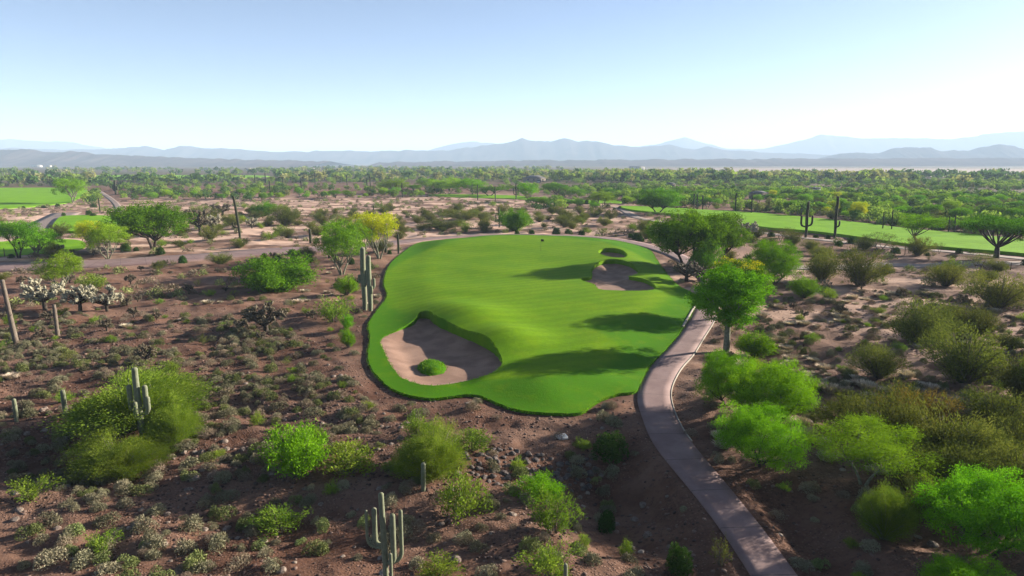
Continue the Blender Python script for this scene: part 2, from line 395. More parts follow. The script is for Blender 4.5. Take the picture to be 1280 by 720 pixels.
def sand_mat():
    m, nt, out = nm('bunker_sand'); n = N(nt)
    c = n.mix(n.ramp(n.noise(.5, 5, .6), .35, .65), (.30, .20, .145), (.44, .32, .245))
    w = n('TexWave'); w.inputs['Scale'].default_value = 1.6; w.inputs['Distortion'].default_value = 5; w.inputs['Detail'].default_value = 3; n.l(n.pos(), w.inputs['Vector'])
    c = n.mix(n.ramp(w.outputs[1], .3, .9, 0, .08), c, (.22, .14, .10))
    c = n.mix(n.attr('tint'), c, (.58, .47, .30))
    c = n.mix(1.0, c, (.56, .455, .41), 'MULTIPLY')
    b = n('BsdfPrincipled'); b.inputs['Roughness'].default_value = .95; n.l(c, b.inputs[0])
    bp = n('Bump'); bp.inputs['Strength'].default_value = .35; bp.inputs['Distance'].default_value = .03
    n.l(n.math('ADD', n.math('MULTIPLY', w.outputs[1], .12), n.noise(5, 4)), bp.inputs['Height']); n.l(bp.outputs[0], b.inputs['Normal'])
    n.l(b.outputs[0], out.inputs[0]); return m
def path_mat(name, a, b_, joints=True):
    m, nt, out = nm(name); n = N(nt)
    c = n.mix(n.ramp(n.noise(.5, 5, .65), .35, .65), a, b_)
    c = n.mix(n.ramp(n.noise(6, 4, .7), .5, .8, 0, .4), c, tuple(v*.6 for v in a))
    c = n.mix(n.ramp(n.noise(1.7, 5, .7, stretch=(1, .4, 1)), .62, .72, 0, .45), c, tuple(v*.7 for v in a))
    if joints:
        s = n.attr('tint'); fr = n.math('FRACT', n.math('DIVIDE', s, 3.6))
        c = n.mix(n.ramp(fr, .978, .992, 0, .7), c, (.05, .04, .04))
    c = n.mix(1.0, c, (.45, .43, .44), 'MULTIPLY')
    b = n('BsdfPrincipled'); b.inputs['Roughness'].default_value = .85; n.l(c, b.inputs[0])
    bp = n('Bump'); bp.inputs['Strength'].default_value = .25; bp.inputs['Distance'].default_value = .02
    n.l(n.noise(25, 3), bp.inputs['Height']); n.l(bp.outputs[0], b.inputs['Normal'])
    n.l(b.outputs[0], out.inputs[0]); return m
M['ground'] = ground_mat()
M['green'] = turf_mat('green_turf', (.100, .235, .010), (.14, .275, .012), fringe=(.05, .180, .010), stripe=.24)
M['fairway'] = turf_mat('fairway_turf', (.14, .33, .035), (.19, .41, .045), stripe=.2)
M['sand'] = sand_mat()
M['path'] = path_mat('cart_path_concrete', (.33, .205, .185), (.44, .295, .265))
M['dirt_road'] = path_mat('pale_dirt_road', (.36, .27, .22), (.46, .36, .30), False)

# ------------------------------------------------------------------ terrain sheet
def build_terrain():
    rr = [0.5]
    while rr[-1] < 26000:
        r = rr[-1]; rr.append(r*(1.0075 if r > 20 else 1.12)+(.0 if r > 20 else .1))
    rr = np.array(rr)
    front = np.radians(np.linspace(35, 145, 430)); back = np.radians(np.linspace(145, 395, 60))[1:-1]
    aa = np.r_[front, back]; na = len(aa); nr = len(rr)
    A, RR = np.meshgrid(aa, rr); x = (RR*np.cos(A)).ravel(); y = (RR*np.sin(A)).ravel()
    z = hterr(x, y)
    sg = sdist(GREEN, x, y, 3); z = z-2.2*ss((sg-.35)/1.1)
    for p in TURFS: z = z-.5*ss((sdist(p, x, y, 4)-.8)/2)
    rad = np.hypot(x, y)
    pxx, pyy, dd = proj(x, np.maximum(y, 1), 0*x)
    pale = ss((rad-105)/50)*ss((420-rad)/150)*ss((x*-1.0+75)/60)
    pale = np.maximum(pale, .55*ss((x-9)/8)*ss((rad-40)/20)*ss((150-rad)/40)); pale = np.maximum(pale, .12)
    grn = ss((rad-230-200*ss((20-x)/60))/260)*.9
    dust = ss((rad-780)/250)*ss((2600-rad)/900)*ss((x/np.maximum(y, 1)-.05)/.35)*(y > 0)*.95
    gravel = ss((110-rad)/50)
    gravel = gravel*(1-.6*ss((rad-70)/20))
    i = np.arange(nr-1)[:, None]*na; k = np.arange(na)[None]; k2 = (k+1) % na
    F = np.stack([i+k, i+k2, i+na+k2, i+na+k], -1).reshape(-1, 4)
    c = len(x); V = np.c_[x, y, z]; V = np.vstack([V, [[0, 0, z[:na].mean()]]])
    T = np.stack([k[0], np.full(na, c), k2[0]], -1)[:, ::1]
    T = np.stack([np.full(na, c), k[0], k2[0]], -1)
    z0 = lambda a: np.r_[a, 0]
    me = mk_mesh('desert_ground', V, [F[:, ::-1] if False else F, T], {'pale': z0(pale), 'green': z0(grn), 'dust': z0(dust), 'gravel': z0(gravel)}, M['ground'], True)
    return tag(link('ground', me), 'reddish brown stony desert ground', kind='structure')
ground_obj = build_terrain()

# ------------------------------------------------------------------ sheets via CDT
def sheet(name, outline, hfun, mat, grid, holes=(), skirt=.6, tint=None, hole_skirt=1.8, label=None, seed=0):
    lo = outline.min(0); hi = outline.max(0); rg = np.random.default_rng(seed)
    gx, gy = np.meshgrid(np.arange(lo[0], hi[0], grid), np.arange(lo[1], hi[1], grid))
    gx = gx.ravel()+rg.uniform(-.25, .25, gx.size)*grid; gy = gy.ravel()+rg.uniform(-.25, .25, gy.size)*grid
    ok = sdist(outline, gx, gy, grid*3) > grid*.4
    for h in holes: ok &= sdist(h, gx, gy, grid*3) < -grid*.3
    pts = [Vector(p) for p in outline]; edges = [(i, (i+1) % len(outline)) for i in range(len(outline))]
    for h in holes:
        b = len(pts); pts += [Vector(p) for p in h]; edges += [(b+i, b+(i+1) % len(h)) for i in range(len(h))]
        # extra dense ring near the lip
    pts += [Vector((a, b)) for a, b in zip(gx[ok], gy[ok])]
    vo, eo, fo, *_ = delaunay_2d_cdt(pts, edges, [], 0, 1e-5)
    V = np.array([(v[0], v[1]) for v in vo]); F = np.array([f for f in fo if len(f) == 3])
    c = V[F].mean(1); m = inside(outline, c[:, 0], c[:, 1])
    for h in holes: m &= ~inside(h, c[:, 0], c[:, 1])
    F = F[m]
    a = V[F[:, 1]]-V[F[:, 0]]; b = V[F[:, 2]]-V[F[:, 0]]; neg = (a[:, 0]*b[:, 1]-a[:, 1]*b[:, 0]) < 0
    F[neg] = F[neg][:, ::-1]
    z = hfun(V[:, 0], V[:, 1]); V3 = np.c_[V, z]
    e = np.concatenate([F[:, [0, 1]], F[:, [1, 2]], F[:, [2, 0]]]); key = {}
    for p, q in e:
        key[(p, q)] = 1
    bd = np.array([(p, q) for (p, q) in key if (q, p) not in key])
    mid = (V[bd[:, 0]]+V[bd[:, 1]])/2
    dep = np.full(len(V), skirt)
    for h in holes:
        near = np.abs(sdist(h, V[:, 0], V[:, 1], 2)) < .05; dep[near] = hole_skirt
    low = V3.copy(); low[:, 2] -= dep
    # the face of the lip leans a little inward, with an uneven foot
    n0 = len(V3); Vall = np.vstack([V3, low, V3])
    Q = np.stack([bd[:, 0]+2*n0, bd[:, 0]+n0, bd[:, 1]+n0, bd[:, 1]+2*n0], -1)
    used = np.unique(np.r_[F.ravel(), Q.ravel()]); mp = -np.ones(len(Vall), int); mp[used] = np.arange(len(used))
    t = tint(Vall[:, 0], Vall[:, 1]) if tint else np.zeros(len(Vall))
    me = mk_mesh(name, Vall[used], [mp[F], mp[Q]], {'tint': t[used]}, mat, True)
    return tag(link(name, me), label, kind='structure')
def green_tint(x, y):
    cx, cy = P(655, 340); a = ((x-cx)/20)**2+((y-cy)/38)**2
    c2 = P(640, 440); b = ((x-c2[0])/9)**2+((y-c2[1])/9)**2
    return np.maximum(ss((1.12-a)/.14), ss((1.15-b)/.2))
sheet('putting_green', GREEN, hgreen, M['green'], .8, BUNKERS, .5, green_tint, label='mown green with raised banks between the bunkers')
for pl, lb in zip(BUNKERS, ('large front sand bunker cut into the green', 'small back sand bunker', 'double lobed sand bunker on the far side of the green')):
    def st(x, y, pl=pl): return ss(1-sdist(pl, x, y, 2)/.22)*.9
    big = smooth_closed(pl[::3]+(pl[::3]-pl.mean(0))*.012, .3)
    sheet('sand_bunker', big, lambda x, y, pl=pl: hsand(x, y, pl), M['sand'], .45, (), .5, None, label=lb)
def fringe(name, rings, per_m, hl, mat, label):
    rg = np.random.default_rng(9); P_ = []
    for poly, hf, off in rings:
        nx = np.roll(poly, -1, 0); L = np.linalg.norm(nx-poly, axis=1); n = np.maximum(1, (L*per_m)).astype(int)
        i = np.repeat(np.arange(len(poly)), n); t = rg.uniform(0, 1, len(i))[:, None]; q = poly[i]*(1-t)+nx[i]*t; d = nx[i]-poly[i]; d /= np.linalg.norm(d, axis=1)[:, None]+1e-9
        q = q+np.c_[-d[:, 1], d[:, 0]]*rg.normal(0, .07, (len(q), 1))+rg.normal(0, .03, q.shape)
        P_.append(np.c_[q, hf(q[:, 0], q[:, 1])-off])
    b = np.vstack(P_); n = len(b); a = rg.uniform(0, 6.28, n); l = hl*rg.uniform(.4, 1.3, n)
    s = np.c_[-np.sin(a), np.cos(a), 0*a]*.03; tip = np.c_[np.cos(a)*l*.7, np.sin(a)*l*.7, l*rg.uniform(.1, 1, n)]
    V = np.stack([b-s, b+s, b+tip], 1).reshape(-1, 3)
    return tag(link(name, mk_mesh(name, V, [np.arange(3*n).reshape(-1, 3)], {'tint': np.repeat(rg.uniform(0, 1, n), 3)}, mat)), label, kind='stuff')
def hisl(x, y):
    sd = np.maximum(sdist(ISLAND, x, y, 3), 0); return hsand(x, y, BUNKER)+.04+.46*np.sqrt(1-(1-np.clip(sd/1.0, 0, 1))**2)+(vn(x/.5, y/.5, 77)-.5)*.08*ss(sd/.5)
sheet('bunker_grass_island', ISLAND, hisl, M['green'], .2, (), .5, label='round grass island in the front bunker')
for nme, p, g, lb, rz in (('fairway', FAIR_R, 3, 'long bright fairway behind the right path', .55), ('fairway', FAIR_L, 3, 'fairway at the left edge', .2), ('tee_box', TEE_A, 1.2, 'small raised tee beside the dirt road', .5),
                      ('tee_box', TEE_B, 1.5, 'shaded tee turf under two mesquites', .15), ('fairway', FAIR_C, 8, 'thin strip of far fairway', .3), ('fairway', FAIR_D, 4, 'strip of fairway behind the desert flat', .3), ('meadow', FAIR_E, 25, 'pale green meadow far beyond the wood', .4)):
    sheet(nme, p, lambda x, y, rz=rz, p=p: hbase(x, y)+rz+(vn(x/20, y/15, 61)-.5)*.5*ss(sdist(p, x, y, 10)/8), M['fairway'], g, (), .9, label=lb)

def strip(name, A, B, z, mat, label, thick=.25, sub=4, kind='structure'):
    n = len(A); V = []
    s = np.r_[0, np.cumsum(np.linalg.norm(np.diff((A+B)/2, axis=0), axis=1))]
    cols = [A+(B-A)*k/sub for k in range(sub+1)]
    lay = [np.c_[cols[0], hbase(*cols[0].T)+z-thick]]+[np.c_[c, hbase(*c.T)+z] for c in cols]+[np.c_[cols[-1], hbase(*cols[-1].T)+z-thick]]
    V = np.stack(lay, 1).reshape(-1, 3); m = sub+3
    i = np.arange(n-1)[:, None]*m; k = np.arange(m-1)[None]
    F = np.stack([i+k, i+k+1, i+m+k+1, i+m+k], -1).reshape(-1, 4)
    me = mk_mesh(name, V, [F], {'tint': np.repeat(s, m)}, mat, False)
    return tag(link(name, me), label, kind=kind)
M['blade'] = foliage('turf_blades', (.06, .17, .012), (.17, .30, .02), trans=.3)
fringe('turf_fringe', [(GREEN, hgreen, .06), (GREEN, hgreen, .16)]+[(b, hgreen, .05) for b in BUNKERS]+[(ISLAND.mean(0)+(ISLAND-ISLAND.mean(0))*k, hisl, .02) for k in (.98, .88, .78, .68, .58, .48, .36, .22)], 26, .17, M['blade'], 'ragged rough grass along the edge of the green and its bunkers')
strip('cart_path', EL, ER, .11, M['path'], 'winding concrete cart path beside and behind the green')
for (a, b), lb, mt in zip(RIBS, ('narrow path along the far fairway', 'broad pale dirt track past the left tee', 'narrow pale path past the left tee', 'pale dirt service track right of the green'), ('dirt_road', 'dirt_road', 'dirt_road', 'dirt_road')):
    strip('path' if mt == 'path' else 'dirt_track', a, b, .05, M[mt], lb, .12)
def kerb(e, off, i0, i1, w, h, label):
    c = e[i0:i1]; t = np.gradient(c, axis=0); t /= np.linalg.norm(t, axis=1)[:, None]; nn = np.c_[-t[:, 1], t[:, 0]]*off
    a = c+nn*.01; b = c+nn*w
    if off > 0: a, b = b, a
    return strip('path_kerb', a, b, h, M['curb'], label, .4, 1)
def idx(e, px, py):
    p = np.array(P(px, py)); return int(np.linalg.norm(e-p, axis=1).argmin())
i0, i1 = sorted((idx(EL, 857, 411), idx(EL, 881, 366)))
kerb(EL, 1, i0, i1, .22, .28, 'pale raised kerb on the green side of the path bend')
i0, i1 = sorted((idx(ER, 862, 552), idx(ER, 897, 392)))
kerb(ER, -1, i0, i1, .09, .13, 'thin concrete edging on the outer side of the path')

# ------------------------------------------------------------------ mountains
def mountains(name, prof, dist, depth, seed, mat, label, base_py=204, rough=.25):
    prof = np.array(prof, float); n = 420; m = 36
    px = np.linspace(prof[0, 0], prof[-1, 0], n); py = np.interp(px, prof[:, 0], prof[:, 1])
    py = py-(vn(px/9., px*0, seed)-.5)*1.6-(vn(px/3.5, px*0+3, seed)-.5)*.8
    V = []; ang = (px-640)/FPX
    for j in range(m):
        t = j/(m-1); y = dist+(t-.35)*depth; s = 1-abs(t-.35)/(.35 if t < .35 else .65); s = max(s, 0)
        hh = top_height(px*0, px*0+dist*1.0, py)+0*px
        x = ang*dist*(1+(t-.35)*depth/dist*.3)/CT*1.0
        fold = 1-rough*2*np.abs(vn(px/11.+seed, px*0+t*5, seed+3)-.5)*(1-s)*2-rough*np.abs(vn(px/4.+seed, px*0+t*9, seed+5)-.5)*(1-s)*2
        z = hh*(s**.95)*fold
        V.append(np.c_[x, px*0+y, np.maximum(z, 0)-4*(s < .02)])
    V = np.vstack(V); i = np.arange(m-1)[:, None]*n; k = np.arange(n-1)[None]
    F = np.stack([i+k, i+k+1, i+n+k+1, i+n+k], -1).reshape(-1, 4)
    return tag(link(name, mk_mesh(name, V, [F], None, mat, False)), label, kind='structure')
def mt_mat(name, a, b):
    m, nt, out = nm(name); n = N(nt)
    c = n.mix(n.ramp(n.noise(.004, 6, .65), .4, .6), a, b); d = n('BsdfDiffuse'); n.l(c, d.inputs[0]); n.l(d.outputs[0], out.inputs[0]); return m
mm = mt_mat('mountain_rock', (.035, .03, .03), (.06, .05, .045)); mb = mt_mat('bajada_scrub', (.05, .036, .035), (.075, .055, .05))
mountains('mountains', [(-300,190),(-150,186),(0,187),(40,185),(100,187),(160,185),(200,182.5),(222,187),(240,182),(270,184),(320,187),(370,189.5),(420,188),(445,187),(470,189),(520,187),(560,188),(600,182),(630,178.5),(645,175),(653,171.5),(665,176),(690,176),(703,171),(718,176),(740,175),(760,180),(795,183.5),(830,179.5),(858,187),(875,182),(892,187),(940,190),(1000,192),(1060,196),(1120,200)], 5800, 2000, 11, mm, 'blue hazy mountain range across the horizon')
mountains('mountains', [(985,203),(1010,198),(1030,193),(1050,190),(1085,191),(1105,183.5),(1143,183.5),(1155,188),(1190,187.5),(1225,179),(1245,183),(1265,188),(1285,189),(1330,184),(1400,190),(1500,196),(1600,203)], 4300, 1300, 23, mm, 'darker blue flat topped ridge at the right')
mountains('mountains', [(-300,180),(-100,178),(0,176),(20,173.5),(50,174),(80,177),(105,176),(120,179.5),(150,185),(200,192),(250,196),(400,196),(530,190),(560,182),(585,176),(605,177.5),(640,180),(700,186),(780,184),(815,179),(847,171),(870,178),(900,186),(940,186),(975,178),(1010,168),(1060,172),(1130,172),(1170,173.5),(1200,168),(1235,163.5),(1270,163),(1330,168),(1450,172),(1600,180)], 8500, 2500, 37, mm, 'palest mountain range farthest away')
mountains('foothills', [(-400,190),(-100,187),(0,188),(30,186.5),(50,185.5),(75,189),(110,189),(150,193),(190,194),(240,197),(300,199),(420,201.5)], 3000, 1200, 43, mb, 'low brown foothills at the far left', rough=.25)
mountains('foothills', [(480,203),(560,201.5),(640,200.5),(760,199.5),(900,198.5),(1050,198),(1200,197.5),(1350,197),(1600,198)], 3200, 1200, 47, mb, 'low brown slope below the mountains', rough=.1)

# ------------------------------------------------------------------ foliage meshes
def leaf_quads(acc, C, rg, L, W, D=None, tint=None, align=.0):
    n = len(C); a = rg.normal(size=(n, 3))
    if D is not None: a = a*(1-align)+D*align*1.6
    a /= np.linalg.norm(a, axis=1)[:, None]+1e-9
    b = rg.normal(size=(n, 3)); b -= a*(a*b).sum(1)[:, None]; b /= np.linalg.norm(b, axis=1)[:, None]+1e-9
    l = L*rg.uniform(.6, 1.3, (n, 1))/2; w = W*rg.uniform(.6, 1.3, (n, 1))/2
    V = np.stack([C-a*l, C+b*w, C+a*l, C-b*w], 1).reshape(-1, 3)
    F = np.arange(n*4).reshape(-1, 4)
    acc.add(V, F, np.repeat(tint, 4) if tint is not None else 0.5)
def bez(p0, p1, p2, n=6):
    t = np.linspace(0, 1, n)[:, None]; return (1-t)**2*p0+2*t*(1-t)*p1+t*t*p2
def tree(seed, rx, rz, cz, trunk_h, n_lobes, clusters, per, rc, L, W, leafmat, barkmat, stems=1, trunk_r=.16, align=.3, flat=.6, droop=0., lean=0., topbloom=False, sec=3):
    rg = np.random.default_rng(seed)
    # lobes
    lobes = []
    for i in range(n_lobes):
        for _ in range(30):
            a = rg.uniform(0, 2*math.pi); r = math.sqrt(rg.uniform(.04, 1)); u = rg.uniform(-flat, 1)
            k = math.sqrt(max(0, 1-u*u*.7))
            c = np.array([math.cos(a)*r*rx*.68*k, math.sin(a)*r*rx*.68*k, cz+u*rz*.62])
            if all(np.linalg.norm((c-q[0])*[1, 1, rx/rz*.8]) > rx*.36 for q in lobes): break
        lr = rx*rg.uniform(.26, .42); lobes.append((c, lr))
    A = Acc(); B = Acc()
    base = np.zeros(3); fork = np.array([lean*.5, 0, trunk_h])
    starts = [fork]*n_lobes
    if stems == 1:
        B.tube(bez(base-[0, 0, .3], np.array([lean*.1, 0, trunk_h*.5]), fork, 6), np.linspace(trunk_r*1.25, trunk_r*.85, 6), 8)
    else:
        fk = []
        for s in range(stems):
            a = s*2*math.pi/stems+rg.uniform(-.4, .4); q = np.array([math.cos(a)*rx*.22, math.sin(a)*rx*.22, trunk_h*rg.uniform(.9, 1.3)])
            b0 = np.array([math.cos(a)*trunk_r, math.sin(a)*trunk_r, -.2])
            B.tube(bez(b0, b0*1.2+[0, 0, trunk_h*.6], q, 6), np.linspace(trunk_r*.8, trunk_r*.5, 6), 7); fk.append(q)
        starts = [min(fk, key=lambda q: np.linalg.norm((q-c)[:2])) for c, _ in lobes]
    zlo = cz-rz
    for (c, lr), st in zip(lobes, starts):
        mid = (st+c)/2+np.array([0, 0, -.12*rx*rg.uniform(0, 1)])+rg.normal(0, .08*rx, 3)*[1, 1, .4]
        pth = bez(st, mid, c, 7); B.tube(pth, np.linspace(trunk_r*.5, trunk_r*.14, 7), 5)
        nc = clusters; d = rg.normal(size=(nc, 3)); d /= np.linalg.norm(d, axis=1)[:, None]
        rad = lr*rg.uniform(.35, 1.08, (nc, 1))**.6
        cc = c+d*rad*[1, 1, min(1, rz/rx*1.25)]
        cc[:, 2] = np.maximum(cc[:, 2], zlo+rg.uniform(0, .25, nc)*rz)
        cc[:, 2] -= droop*np.clip(np.hypot(cc[:, 0], cc[:, 1])/rx-.5, 0, 1)*rz
        for k in range(min(sec, nc)):
            B.tube(bez(pth[4], (pth[4]+cc[k])/2+rg.normal(0, .1, 3), cc[k], 4), np.linspace(trunk_r*.16, trunk_r*.05, 4), 4)
        lt = rg.uniform(.15, .85)
        ct = np.clip(lt+rg.normal(0, .22, nc), 0, .83)
        if topbloom:
            hi = (cc[:, 2] > cz+rz*.42) & (rg.uniform(size=nc) < .28); ct = np.where(hi, .97, ct)
        rc_ = rc*.72
        pos = np.repeat(cc, per, 0)+rg.normal(0, rc_, (nc*per, 3))*[1, 1, .75]
        D = np.repeat(d, per, 0)+[0, 0, .15-droop]
        tt = np.repeat(ct, per)
        if not topbloom: tt = np.clip(tt+rg.normal(0, .12, nc*per), 0, 1)
        leaf_quads(A, pos, rg, L, W, D, tt, align)
    tm = B.mesh('trunk', barkmat, True); cm = A.mesh('crown', leafmat)
    return dict(parts=(('trunk', tm), ('crown', cm)), w=_ext(cm, 0), h=_ext(cm, 2))
def _ext(me, ax):
    v = np.empty(len(me.vertices)*3, np.float32); me.vertices.foreach_get('co', v); v = v.reshape(-1, 3)
    if ax == 2: return float(np.percentile(v[:, 2], 99.3))
    return float((np.percentile(v[:, 0], 98.5)-np.percentile(v[:, 0], 1.5)+np.percentile(v[:, 1], 98.5)-np.percentile(v[:, 1], 1.5))/2)
def bush(seed, rx, h, n_stem, per, L, W, leafmat, barkmat, align=.6, spread=1.0, up=.6, names=('stems', 'foliage')):
    rg = np.random.default_rng(seed); A = Acc(); B = Acc()
    nb = 7
    blob = rg.uniform(.55, 1.12, nb)
    for i in range(n_stem):
        a = rg.uniform(0, 2*math.pi); rr = math.sqrt(rg.uniform(0, 1))
        k = blob[int(a/(2*math.pi)*nb) % nb]
        e = np.array([math.cos(a)*rx*rr*k, math.sin(a)*rx*rr*k, h*k*math.sqrt(max(.05, 1-(rr*.88)**2))*rg.uniform(.8, 1.05)])
        m = np.array([e[0]*.35, e[1]*.35, e[2]*.55]); b0 = np.array([math.cos(a)*rx*.06, math.sin(a)*rx*.06, -.08])
        p = bez(b0, m, e, 8)
        if i % 2 == 0: B.tube(p[:7], np.linspace(.028, .008, 7)*max(.6, h/2), 4)
        t = 1-rg.uniform(0, 1, per)**1.5*up
        f = t*7; i0 = np.clip(f.astype(int), 0, 6); c = p[i0]+(p[i0+1]-p[i0])*(f-i0)[:, None]
        dr = p[i0+1]-p[i0]; dr /= np.linalg.norm(dr, axis=1)[:, None]+1e-9
        c = c+rg.normal(0, .055*rx*spread+.02, (per, 3))
        leaf_quads(A, c, rg, L, W, dr, np.clip(rg.uniform(.1, .9)+rg.normal(0, .15, per), 0, 1), align)
    sm = B.mesh(names[0], barkmat); fm = A.mesh(names[1], leafmat)
    return dict(parts=((names[0], sm), (names[1], fm)), w=_ext(fm, 0), h=_ext(fm, 2))
def dome(seed, rx, h, n, L, W, mat, lumps=6, align=.45):
    """low cushion shrub: one mesh of twiggy leaves"""
    rg = np.random.default_rng(seed); A = Acc()
    for k in range(lumps):
        a = rg.uniform(0, 6.28); r = rx*rg.uniform(.1, .55); c = np.array([math.cos(a)*r, math.sin(a)*r, 0]); lr = rx*rg.uniform(.42, .65)
        m = n//lumps; d = rg.normal(size=(m, 3)); d[:, 2] = np.abs(d[:, 2]); d /= np.linalg.norm(d, axis=1)[:, None]
        q = rg.uniform(.5, 1.03, (m, 1))**.5
        hh = h*rg.uniform(.75, 1.05)
        p = c+d*q*[lr, lr, hh]
        leaf_quads(A, p, rg, L, W, d, np.clip(rg.uniform(.2, .8)+rg.normal(0, .2, m), 0, 1), align)
    me = A.mesh('shrub', mat); return dict(mesh=me, w=_ext(me, 0), h=_ext(me, 2))
def straw(seed, rx, h, n, mat):
    rg = np.random.default_rng(seed); A = Acc()
    a = rg.uniform(0, 6.28, n); r = rx*.5*np.sqrt(rg.uniform(0, 1, n)); b = np.c_[np.cos(a)*r, np.sin(a)*r, np.zeros(n)]
    out = np.c_[np.cos(a), np.sin(a), np.zeros(n)]*rg.uniform(.1, .6, (n, 1))*rx+rg.normal(0, .08*rx, (n, 3)); out[:, 2] = h*rg.uniform(.5, 1, n)
    s = np.c_[-np.sin(a), np.cos(a), np.zeros(n)]*.018*rg.uniform(.7, 1.6, (n, 1))
    V = np.stack([b-s, b+s, b+out*.6+[0, 0, .1*h]+s*.8, b+out, b+out*.6+[0, 0, .1*h]-s*.8], 1).reshape(-1, 3)
    i = np.arange(n)*5
    A.add(V, np.stack([i, i+1, i+2, i+4], -1), np.repeat(rg.uniform(0, 1, n), 5)); A.F[3].append(np.stack([i+4, i+2, i+3], -1))
    me = A.mesh('grass_clump', mat); return dict(mesh=me, w=_ext(me, 0), h=_ext(me, 2))
def cholla(seed, mat, stem, h=1.9, w=1.7, n=34):
    rg = np.random.default_rng(seed); A = Acc(); B = Acc()
    B.tube([(0, 0, -.2), (.03, 0, .35), (0, .03, .75*h*.6)], [.1, .085, .06], 6)
    def joint(p, d, l, r):
        q = p+d*l; B.tube(bez(p, (p+q)/2+rg.normal(0, .03, 3), q, 4), [r*.9, r, r, r*.6], 5)
        return q
    tips = []
    for i in range(n):
        a = rg.uniform(0, 6.28); z = rg.uniform(.35, .85)*h*.7; d = np.array([math.cos(a), math.sin(a), rg.uniform(.1, .9)]); d /= np.linalg.norm(d)
        q = joint(np.array([0, 0, z*.8]), d, w*.25*rg.uniform(.6, 1), .035)
        d = d+rg.normal(0, .35, 3)+[0, 0, .25]; d /= np.linalg.norm(d); tips.append((joint(q, d, w*.22*rg.uniform(.5, 1), .04), d))
    for q, d in tips:
        for _ in range(4):
            e = d+rg.normal(0, .6, 3)+[0, 0, .2]; e /= np.linalg.norm(e); l = .22*rg.uniform(.7, 1.3)
            A.tube(bez(q, q+e*l*.5, q+e*l, 4), [.04, .055, .055, .035], 6)
            sp = q+e*l*rg.uniform(0, 1, (22, 1)); dd = rg.normal(size=(22, 3)); dd /= np.linalg.norm(dd, axis=1)[:, None]
            leaf_quads(A, sp+dd*.08, rg, .10, .03, dd, rg.uniform(0, 1, 22), .9)
    sm = B.mesh('branches', stem, True); fm = A.mesh('spiny_joints', mat)
    return dict(parts=(('branches', sm), ('spiny_joints', fm)), w=_ext(fm, 0), h=_ext(fm, 2))
def rock_mesh(seed, mat, flat=.65):
    rg = np.random.default_rng(seed)
    import bmesh
    bm = bmesh.new(); bmesh.ops.create_icosphere(bm, subdivisions=2, radius=.5)
    dirs = rg.normal(size=(9, 3)); dirs /= np.linalg.norm(dirs, axis=1)[:, None]; offs = rg.uniform(.27, .45, 9)
    for v in bm.verts:
        c = np.array(v.co)
        for d, o in zip(dirs, offs):
            t = c.dot(d)
            if t > o: c = c-d*(t-o)*.92
        c *= 1+rg.normal(0, .02); c[2] *= flat; v.co = c
    me = bpy.data.meshes.new('rock'); bm.to_mesh(me); bm.free(); me.materials.append(mat); return me

V_ = {}
V_['palo'] = [tree(100+i, 3.0, 1.9, 3.2, .9, 13, 28, 42, .26, .16, .06, M['palo'], M['pale_bark'], stems=3, trunk_r=.13, align=.45, droop=.1) for i in range(3)]
V_['palo_bright'] = [tree(110+i, 3.0, 1.9, 3.0, .9, 12, 26, 40, .25, .15, .06, M['palo_bright'], M['pale_bark'], stems=2, trunk_r=.14, align=.3) for i in range(3)]
V_['yellow'] = [tree(120+i, 3.0, 1.9, 3.3, 1.0, 11, 26, 36, .25, .15, .07, M['yellow'], M['pale_bark'], stems=3, trunk_r=.13, align=.3) for i in range(2)]
V_['mesquite'] = [tree(130+i, 3.3, 1.45, 3.3, 1.1, 13, 28, 40, .26, .15, .06, M['mesquite'], M['bark'], stems=2, trunk_r=.17, align=.2, flat=.35) for i in range(3)]
V_['umbrella'] = [tree(140+i, 3.6, 1.25, 3.7, 1.3, 14, 28, 40, .25, .15, .06, M['mesquite'], M['bark'], stems=1, trunk_r=.2, align=.2, flat=.2) for i in range(2)]
V_['full'] = [tree(190+i, 3.2, 2.0, 3.2, .9, 19, 34, 46, .26, .15, .07, M['mesquite'], M['bark'], stems=2, trunk_r=.16, align=.2, flat=.75) for i in range(2)]
V_['tall_green'] = [tree(155, 2.8, 2.9, 5.1, 2.9, 20, 40, 50, .24, .14, .07, M['palo_bright'], M['pale_bark'], stems=1, trunk_r=.19, align=.25, flat=1.0)]
V_['tall'] = [tree(150, 2.8, 2.9, 5.1, 2.9, 20, 40, 50, .24, .14, .07, M['tree_bloom'], M['pale_bark'], stems=1, trunk_r=.19, align=.25, flat=1.0, topbloom=True)]
V_['skirted'] = [tree(160+i, 3.0, 1.9, 1.9, .5, 15, 38, 90, .22, .085, .04, M['palo_bright'], M['bark'], stems=3, trunk_r=.12, align=.3) for i in range(3)]
V_['lean'] = [tree(170, 2.9, 1.6, 4.0, 1.8, 11, 26, 36, .25, .16, .06, M['palo_bright'], M['bark'], stems=1, trunk_r=.14, align=.25, lean=-1.2)]
V_['thin'] = [tree(180+i, 2.6, 1.5, 3.0, 1.4, 8, 15, 22, .26, .16, .04, M['olive'], M['twig'], stems=2, trunk_r=.09, align=.4) for i in range(2)]
V_['wispy'] = [tree(185, 3.0, 1.7, 3.4, 1.4, 11, 26, 80, .30, .12, .03, M['palo'], M['pale_bark'], stems=2, trunk_r=.10, align=.6, droop=.2)]
V_['feather'] = [bush(200+i, 3.4, 3.6, 260, 320, .13, .03, M['feather'], M['pale_bark'], align=.75, spread=1.0, up=.75) for i in range(2)]
V_['bush'] = [bush(210+i, 1.8, 2.0, 110, 90, .12, .04, M['palo_bright'], M['twig'], align=.5) for i in range(2)]
V_['olive'] = [bush(220+i, 2.2, 2.4, 120, 90, .15, .035, M['olive'], M['twig'], align=.6, up=.7) for i in range(3)]
